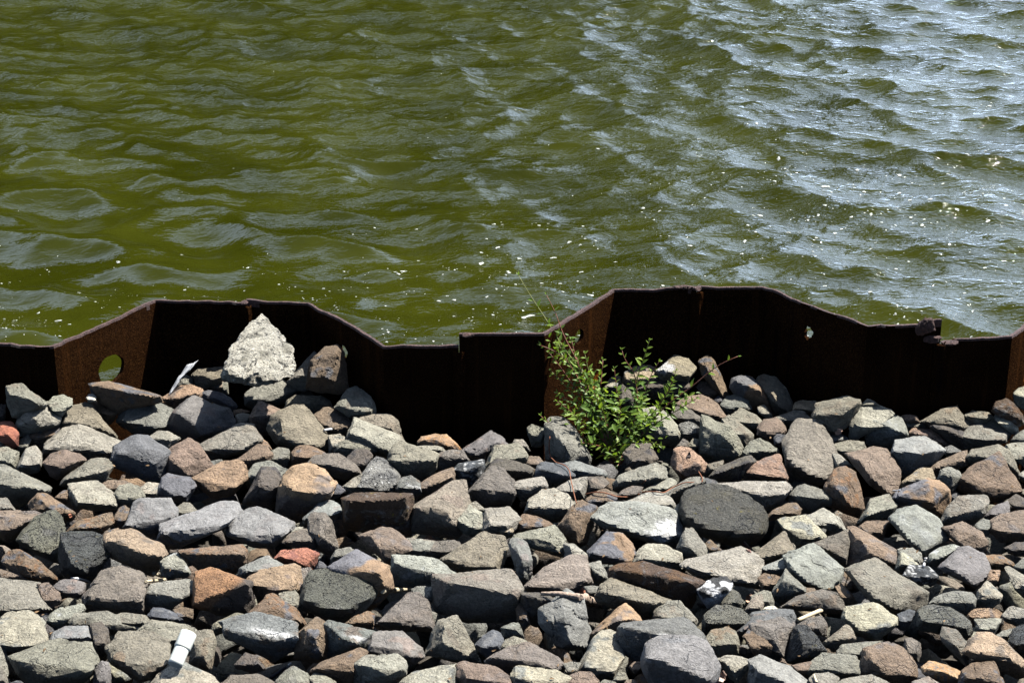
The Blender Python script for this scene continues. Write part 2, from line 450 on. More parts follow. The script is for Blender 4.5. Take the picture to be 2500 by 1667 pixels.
def pile_mesh(x0, x1, zt, seed, holes):
    rr = random.Random(seed)
    pts = [x0] + [c for c in corners[:, 0] if x0 < c < x1] + [x1]
    xs = []
    for a, b in zip(pts[:-1], pts[1:]):
        n = max(2, int(math.hypot(b - a, prof_y(b) - prof_y(a)) / 0.012))
        xs += list(np.linspace(a, b, n, endpoint=False))
    xs.append(x1)
    xs = np.array(xs); ys = prof_y(xs)
    T = np.stack([np.gradient(xs), np.gradient(ys)], 1); T /= np.linalg.norm(T, axis=1)[:, None]
    N = np.stack([T[:, 1], -T[:, 0]], 1)
    th = 0.0115
    zc = zt[0] + (zt[1] - zt[0]) * (ys / DEPTH)
    s = np.arange(len(xs)) * 0.012
    jag = 0.0055 * fbm(np.stack([s * 22, s * 0 + seed * 3.1, s * 0], 1), seed) + 0.009 * fbm(np.stack([s * 5, s * 0 + seed, s * 0], 1), seed + 9)
    zc = zc + jag - 0.002
    if seed == 7:   # corroded corner where two piles meet
        zc -= 0.02 * sstep(x0 + 0.045, x0, xs)
    if seed == 6:
        zc += 0.012 * sstep(x1 - 0.06, x1 - 0.02, xs)
    thv = th * (1 + 0.25 * fbm(np.stack([s * 40, s * 0 + 7, s * 0], 1), seed + 3))
    rows = [0, -0.006, -0.02, -0.1, -0.3, -1.6]
    V, F = [], []
    n = len(xs)
    for side in (0, 1):
        for rw in rows:
            off = (-thv if side else thv * 0)[:, None] if rw > -0.01 else (-th if side else 0.0)
            shr = 0.0016 if rw == 0 else 0
            P = np.stack([xs, ys], 1) + N * (off + (shr if side else -shr))
            V.append(np.column_stack([P, np.where(rw == 0, zc, zc + rw) if rw > -1 else np.full(n, rw)]))
    V = np.vstack(V); R = len(rows)
    idx = np.arange(len(V)).reshape(2, R, n)
    for r in range(R - 1):
        a = idx[0, r]; b = idx[0, r + 1]
        F += list(zip(a[:-1], b[:-1], b[1:], a[1:]))
        a = idx[1, r]; b = idx[1, r + 1]
        F += list(zip(a[:-1], a[1:], b[1:], b[:-1]))
        for e, fl in ((0, 0), (n - 1, 1)):
            q4 = (idx[0, r, e], idx[1, r, e], idx[1, r + 1, e], idx[0, r + 1, e])
            F.append(q4 if not fl else q4[::-1])
    a, b = idx[0, 0], idx[1, 0]; F += list(zip(a[:-1], a[1:], b[1:], b[:-1]))
    a, b = idx[0, -1], idx[1, -1]; F += list(zip(a[:-1], b[:-1], b[1:], a[1:]))
    me = mesh_np('sheet_pile', V, np.array(F), False)
    bm = bmesh.new(); bm.from_mesh(me); bmesh.ops.recalc_face_normals(bm, faces=bm.faces); bm.to_mesh(me); bm.free()
    me.materials.append(M_RUST); me.materials.append(M_FLAKE)
    o = bpy.data.objects.new('sheet_pile', me); COL.objects.link(o)
    cut = []
    for (hx, hz, rx, rz, rough) in holes:
        hy = float(prof_y(hx)); e = 0.01
        d = np.array([2 * e, float(prof_y(hx + e)) - float(prof_y(hx - e))]); d /= np.linalg.norm(d)
        bm = bmesh.new(); ring = []
        K = 28
        for side in (-0.06, 0.06):
            rg = []
            for k in range(K):
                a = 2 * math.pi * k / K
                rj = 1 + rough * (0.35 * math.sin(3 * a + 1) + 0.25 * math.sin(7 * a) + 0.03)
                l = rx * rj * math.cos(a)
                rg.append(bm.verts.new((hx + d[0] * l + d[1] * side, hy + d[1] * l - d[0] * side, hz + rz * rj * math.sin(a))))
            ring.append(rg)
        for k in range(K):
            bm.faces.new((ring[0][k], ring[0][(k + 1) % K], ring[1][(k + 1) % K], ring[1][k]))
        bm.faces.new(ring[0][::-1]); bm.faces.new(ring[1])
        bmesh.ops.recalc_face_normals(bm, faces=bm.faces)
        cm = bpy.data.meshes.new('cutter'); bm.to_mesh(cm); bm.free()
        co = bpy.data.objects.new('cutter', cm); COL.objects.link(co); cut.append(co)
        md = o.modifiers.new('hole', 'BOOLEAN'); md.operation = 'DIFFERENCE'; md.solver = 'EXACT'; md.object = co
    if cut:
        bpy.context.view_layer.update()
        dg = bpy.context.evaluated_depsgraph_get()
        nm = bpy.data.meshes.new_from_object(o.evaluated_get(dg))
        o.modifiers.clear(); o.data = nm; nm.name = 'sheet_pile'
        for c in cut:
            mm = c.data; bpy.data.objects.remove(c); bpy.data.meshes.remove(mm)
    me = o.data
    # flaking material on the torch-cut top edge
    for pl in me.polygons:
        c = pl.center
        zt_ = zt[0] + (zt[1] - zt[0]) * (float(prof_y(c.x)) / DEPTH)
        pl.material_index = 1 if c.z > zt_ - 0.0095 else 0
    o.parent = wall; o.location = (0, 0, 0.3)
    return o

hole_list = {3: [(-1.098, -0.145, 0.047, 0.041, 0.07)], 4: [(-0.462, -0.095, 0.021, 0.020, 0.25)],
             5: [(0.183, -0.046, 0.023, 0.021, 0.0)], 6: [(0.806, -0.040, 0.016, 0.019, 0.4)]}
for i in range(len(seams) - 1):
    o = pile_mesh(seams[i] + 0.0008, seams[i + 1] - 0.0008, tops[i], i, hole_list.get(i, []))
    # interlock hook at the pile's left edge
    x = seams[i]; y = float(prof_y(x)); z1 = min(tops[i][0], tops[max(i - 1, 0)][0]) - 0.012 if y < 0.1 else min(tops[i][1], tops[max(i - 1, 0)][1]) - 0.008
    sgn = -1
    prof = [(-0.030, 0.0), (-0.030, -0.012), (-0.012, -0.030), (0.014, -0.034), (0.030, -0.018), (0.026, -0.008), (0.018, -0.016), (0.006, -0.020), (-0.010, -0.012), (-0.014, 0.0)]
    bm = bmesh.new(); rings = []
    rr = random.Random(i)
    for kz in range(9):
        z = z1 - (kz / 8) ** 1.5 * 0.5 if kz < 8 else -1.6
        rings.append([bm.verts.new((x + a * .55 + rr.uniform(-1, 1) * 0.0015, y + b * .55 - 0.001 + rr.uniform(-1, 1) * 0.0012, z + (rr.uniform(-0.006, 0.004) if kz == 0 else 0))) for a, b in prof])
    L = len(prof)
    for ra, rb in zip(rings[:-1], rings[1:]):
        for k in range(L): bm.faces.new((ra[k], ra[(k + 1) % L], rb[(k + 1) % L], rb[k]))
    bm.faces.new(rings[0]); bm.faces.new(rings[-1][::-1])
    bmesh.ops.recalc_face_normals(bm, faces=bm.faces)
    me = bpy.data.meshes.new('interlock'); bm.to_mesh(me); bm.free(); me.materials.append(M_RUST)
    c = bpy.data.objects.new('interlock', me); COL.objects.link(c); c.parent = o

# ---------------------------------------------------------------- rock builder
def icosphere(level):
    bm = bmesh.new(); bmesh.ops.create_icosphere(bm, subdivisions=level + 1, radius=1.0)
    bm.verts.ensure_lookup_table()
    V = np.array([v.co[:] for v in bm.verts]); F = np.array([[v.index for v in f.verts] for f in bm.faces])
    bm.free(); V /= np.linalg.norm(V, axis=1)[:, None]
    return V, F
ICO = {1: icosphere(1), 2: icosphere(2), 3: icosphere(3), 4: icosphere(4), 5: icosphere(5)}

ICOE = {}
for k_, (V_, F_) in ICO.items():
    fe = np.concatenate([np.sort(F_[:, [0, 1]], 1), np.sort(F_[:, [1, 2]], 1), np.sort(F_[:, [2, 0]], 1)])
    fi = np.tile(np.arange(len(F_)), 3)
    key_ = fe[:, 0].astype(np.int64) * 1000000 + fe[:, 1]
    o_ = np.argsort(key_, kind='stable')
    ICOE[k_] = (key_[o_][::2], fi[o_][::2], fi[o_][1::2])
def crease(me, V, F, lim=20.0):
    lv = [k for k in ICO if len(ICO[k][0]) == len(V)][0]
    key, fa, fb = ICOE[lv]
    n = np.cross(V[F[:, 1]] - V[F[:, 0]], V[F[:, 2]] - V[F[:, 0]]); n /= np.maximum(np.linalg.norm(n, axis=1), 1e-12)[:, None]
    sh = np.einsum('ij,ij->i', n[fa], n[fb]) < math.cos(RAD(lim))
    ev = np.zeros(len(me.edges) * 2, dtype=np.int32); me.edges.foreach_get('vertices', ev); ev = np.sort(ev.reshape(-1, 2), 1)
    ek = ev[:, 0].astype(np.int64) * 1000000 + ev[:, 1]
    a = me.attributes.new('sharp_edge', 'BOOLEAN', 'EDGE')
    a.data.foreach_set('value', sh[np.searchsorted(key, ek)])

def hull_planes(P):
    bm = bmesh.new()
    for q_ in P: bm.verts.new(q_)
    r = bmesh.ops.convex_hull(bm, input=bm.verts, use_existing_faces=False)
    Ns, Ds = [], []
    bm.normal_update()
    c = np.mean([v.co[:] for v in bm.verts if v.link_faces], axis=0)
    for f in bm.faces:
        n = np.array(f.normal[:]); a = f.calc_area()
        if a < 1e-10: continue
        p0 = np.array(f.verts[0].co[:])
        if np.dot(n, p0 - c) < 0: n = -n
        Ns.append(n); Ds.append(p0)
    bm.free()
    return np.array(Ns), np.array(Ds), c

def shape_from_hull(P, level, sharp=40, rough=1.0, seed=0, chips=14):
    N, D, c = hull_planes(P)
    d = np.maximum(np.einsum('ij,ij->i', N, D - c), 1e-4)
    # merge nearly parallel planes is not needed: soft minimum of the plane distances
    U, F = ICO[level]
    if chips:
        ro = np.random.RandomState(seed * 13 + 7)
        hullr = 1.0 / np.maximum(U @ (N / d[:, None]).T, 1e-6).max(1)
        S_ = U * hullr[:, None]
        R_ = ro.normal(size=(chips, 3)); R_ /= np.linalg.norm(R_, axis=1)[:, None]
        sup = (S_ @ R_.T).max(0) * ro.uniform(0.965, 1.0, chips)
        N = np.vstack([N, R_]); d = np.concatenate([d, sup])
    A = np.maximum(U @ (N / d[:, None]).T, 0)
    mx = A.max(1)
    r = 1.0 / (mx * (np.sum((A / mx[:, None]) ** sharp, 1)) ** (1.0 / sharp))
    size = float(np.median(r))
    Q = U * r[:, None]
    s = size * 2
    n = 0.018 * fbm(Q / s * 1.7 + seed * 1.7, seed, 2)
    rid = np.abs(vnoise(Q / s * 2.6 + 9 + seed, seed + 21))
    n = n - 0.07 * sstep(0.10, 0.0, rid) * sstep(-.1, .3, vnoise(Q / s * 1.5 + seed, seed + 2))
    st = fbm(Q / s * 3.4 + 3 + seed, seed + 5, 2) * 3.0
    n = n + 0.028 * (np.floor(st) + sstep(0.0, 0.35, st - np.floor(st)))        # stepped break surfaces
    n = n + 0.020 * fbm(Q / s * 12 + 5, seed + 11, 3)
    r2 = r * (1.012 + n * rough)
    return c, U * r2[:, None], F, size

PAL = {
 'g': ((.258, .248, .210), (.29, .24, .18), 'grey'), 'l': ((.345, .332, .285), (.38, .34, .27), 'pale grey'),
 'n': ((.255, .230, .180), (.30, .20, .12), 'olive grey'), 'y': ((.40, .375, .30), (.30, .30, .26), 'cream grey'),
 't': ((.39, .325, .235), (.28, .27, .24), 'tan'), 'T': ((.40, .31, .22), (.30, .24, .18), 'tan'),
 's': ((.222, .220, .190), (.28, .27, .23), 'green grey'), 'E': ((.210, .218, .205), (.27, .28, .27), 'slate grey'),
 'e': ((.188, .192, .190), (.26, .22, .20), 'blue grey'), 'd': ((.125, .127, .137), (.25, .18, .14), 'blue black'),
 'D': ((.085, .092, .108), (.17, .17, .17), 'black'), 'c': ((.162, .150, .148), (.27, .19, .15), 'purple grey'),
 'm': ((.208, .185, .162), (.28, .21, .15), 'mauve grey'), 'k': ((.150, .130, .110), (.10, .09, .085), 'dark brown grey'),
 'b': ((.235, .172, .120), (.18, .175, .18), 'brown'), 'p': ((.270, .205, .158), (.22, .20, .19), 'pinkish brown'),
 'q': ((.285, .250, .215), (.31, .24, .19), 'warm grey'), 'h': ((.255, .255, .250), (.33, .33, .33), 'grey'),
 'o': ((.350, .245, .165), (.26, .20, .16), 'orange tan'), 'O': ((.34, .235, .15), (.20, .16, .13), 'rusty orange'),
 'r': ((.48, .18, .12), (.40, .15, .10), 'orange red'), 'R': ((.42, .175, .125), (.36, .15, .11), 'brick red'),
 'Q': ((.42, .28, .205), (.33, .24, .19), 'orange pink'), 'w': ((.74, .72, .64), (.6, .58, .5), 'white'),
 'W': ((.98, .93, .78), (.80, .74, .58), 'white'), 'G': ((.25, .245, .200), (.33, .32, .27), 'white flecked grey'),
 'V': ((.130, .136, .138), (.17, .17, .16), 'dark pitted'), 'v': ((.160, .154, .138), (.19, .175, .13), 'dark'),
 'P': ((.27, .265, .255), (.22, .215, .20), 'pitted grey'), 'L': ((.325, .332, .290), (.62, .63, .60), 'white blotched grey'),
 'S': ((.215, .220, .215), (.23, .19, .15), 'white streaked grey'), 'H': ((.340, .350, .310), (.40, .40, .36), 'pale grey'),
 'X': ((.060, .064, .072), (.10, .11, .12), 'white veined black'), 'Z': ((.055, .055, .058), (.8, .8, .8), 'white splashed black'),
 'K': ((.135, .090, .060), (.20, .11, .05), 'dark brown'), 'F': ((.150, .152, .170), (.30, .20, .12), 'blue and brown'),
 'U': ((.40, .22, .12), (.13, .105, .085), 'orange and black'),
 'Y': ((.37, .315, .23), (.30, .27, .22), 'white crusted tan'),
}
MAT_OF = {'G': M_SPECK, 'W': M_WHITE, 'V': M_LAVA, 'v': M_LAVA, 'P': M_PIT, 'K': M_MOSS, 'w': M_SMOOTH, 'e': M_SMOOTH, 'd': M_SMOOTH, 'D': M_SMOOTH,
          'c': M_SMOOTH, 'F': M_SMOOTH, 'E': M_SMOOTH, 'O': M_SMOOTH, 's': M_ROCK, 'n': M_ROCK}

def rock_colour(code, Q, size, seed, ab, rr):
    """albedo per vertex; ab = normalised position across and down the rock"""
    base, sec, _ = PAL[code]
    base = np.array(base) * (0.97 if code in 'glnsyteEhqPL' else 0.86) * np.array([1.0, .985, .92]) * rr.uniform(0.88, 1.1) * np.array([rr.uniform(.97, 1.04), 1, rr.uniform(.95, 1.05)])
    sec = np.array(sec) * 0.76
    n = fbm(Q / size * 1.3 + seed * 3.3, seed + 31, 3)
    th = {'O': 0.10, 'F': 0.02, 'L': 0.22, 'Z': -0.08, 'b': 0.3, 'o': 0.22, 'W': 0.2}.get(code, 0.2)
    f = sstep(th, th + 0.16, n)[:, None]
    if code in 'OF':
        f = sstep(0.0, 0.14, n * 0.6 + (0.35 * ab[:, 0] if code == 'F' else 0.25 * ab[:, 1]))[:, None]
    if code == 'U':
        f = sstep(-0.05, 0.12, ab[:, 0] * 0.6 + ab[:, 1] * 0.55 + 0.12 * n - 0.05)[:, None]
    if code in 'gslnEdecmpqh': f = f * rr.choice([0, .2, .4, .6])
    C = base[None] * (1 - f) + sec[None] * f
    st = fbm(Q / size * np.array([1.2, 1.2, 6.0]) + seed, seed + 41, 2)     # faint bedding
    C = C * (1 + 0.10 * st)[:, None]
    white = np.array([.62, .615, .59])
    n2 = fbm(Q / size * 4.0 + seed, seed + 51, 3)
    def blot(m_): return np.clip(m_, 0, 1)[:, None]
    if code == 'H':
        k = blot(sstep(0.25, 0.0, np.hypot(ab[:, 0] - 0.74, (ab[:, 1] - 0.35) * 0.8) - 0.30 + 0.22 * n2)); C = C * (1 - k) + white * k
    if code == 'S':
        k = blot(sstep(0.16, 0.02, np.abs(ab[:, 1] + 0.25 - 0.35 * ab[:, 0]) + 0.25 * n2) * sstep(-0.5, 0.1, ab[:, 0] + 0.3 * n2)); C = C * (1 - 0.85 * k) + white * 0.85 * k
    if code == 'Y':
        k = blot(sstep(0.3, 0.1, np.hypot(ab[:, 0] + 0.6, ab[:, 1] + 0.1) - 0.25 + 0.2 * n2)); C = C * (1 - k) + white * k
    if code == 'X':
        k = blot(sstep(0.07, 0.02, np.abs(fbm(Q / size * 1.5 + 8, seed + 61, 3)))); C = C * (1 - k) + white * k
    if code == 'K':
        k = blot(sstep(0.05, 0.015, np.abs(n)) * 0.5); C = C * (1 - k) + white * 0.6 * k
    if code in 'O' and seed % 2:
        k = blot(sstep(0.1, 0.3, n2)) * 0.7; C = C * (1 - k) + np.array([.33, .16, .045]) * k
    if code == 'b' and seed % 3 == 0:
        k = blot(sstep(0.15, 0.35, n2)) * 0.6; C = C * (1 - k) + np.array([.25, .12, .045]) * k
    return C

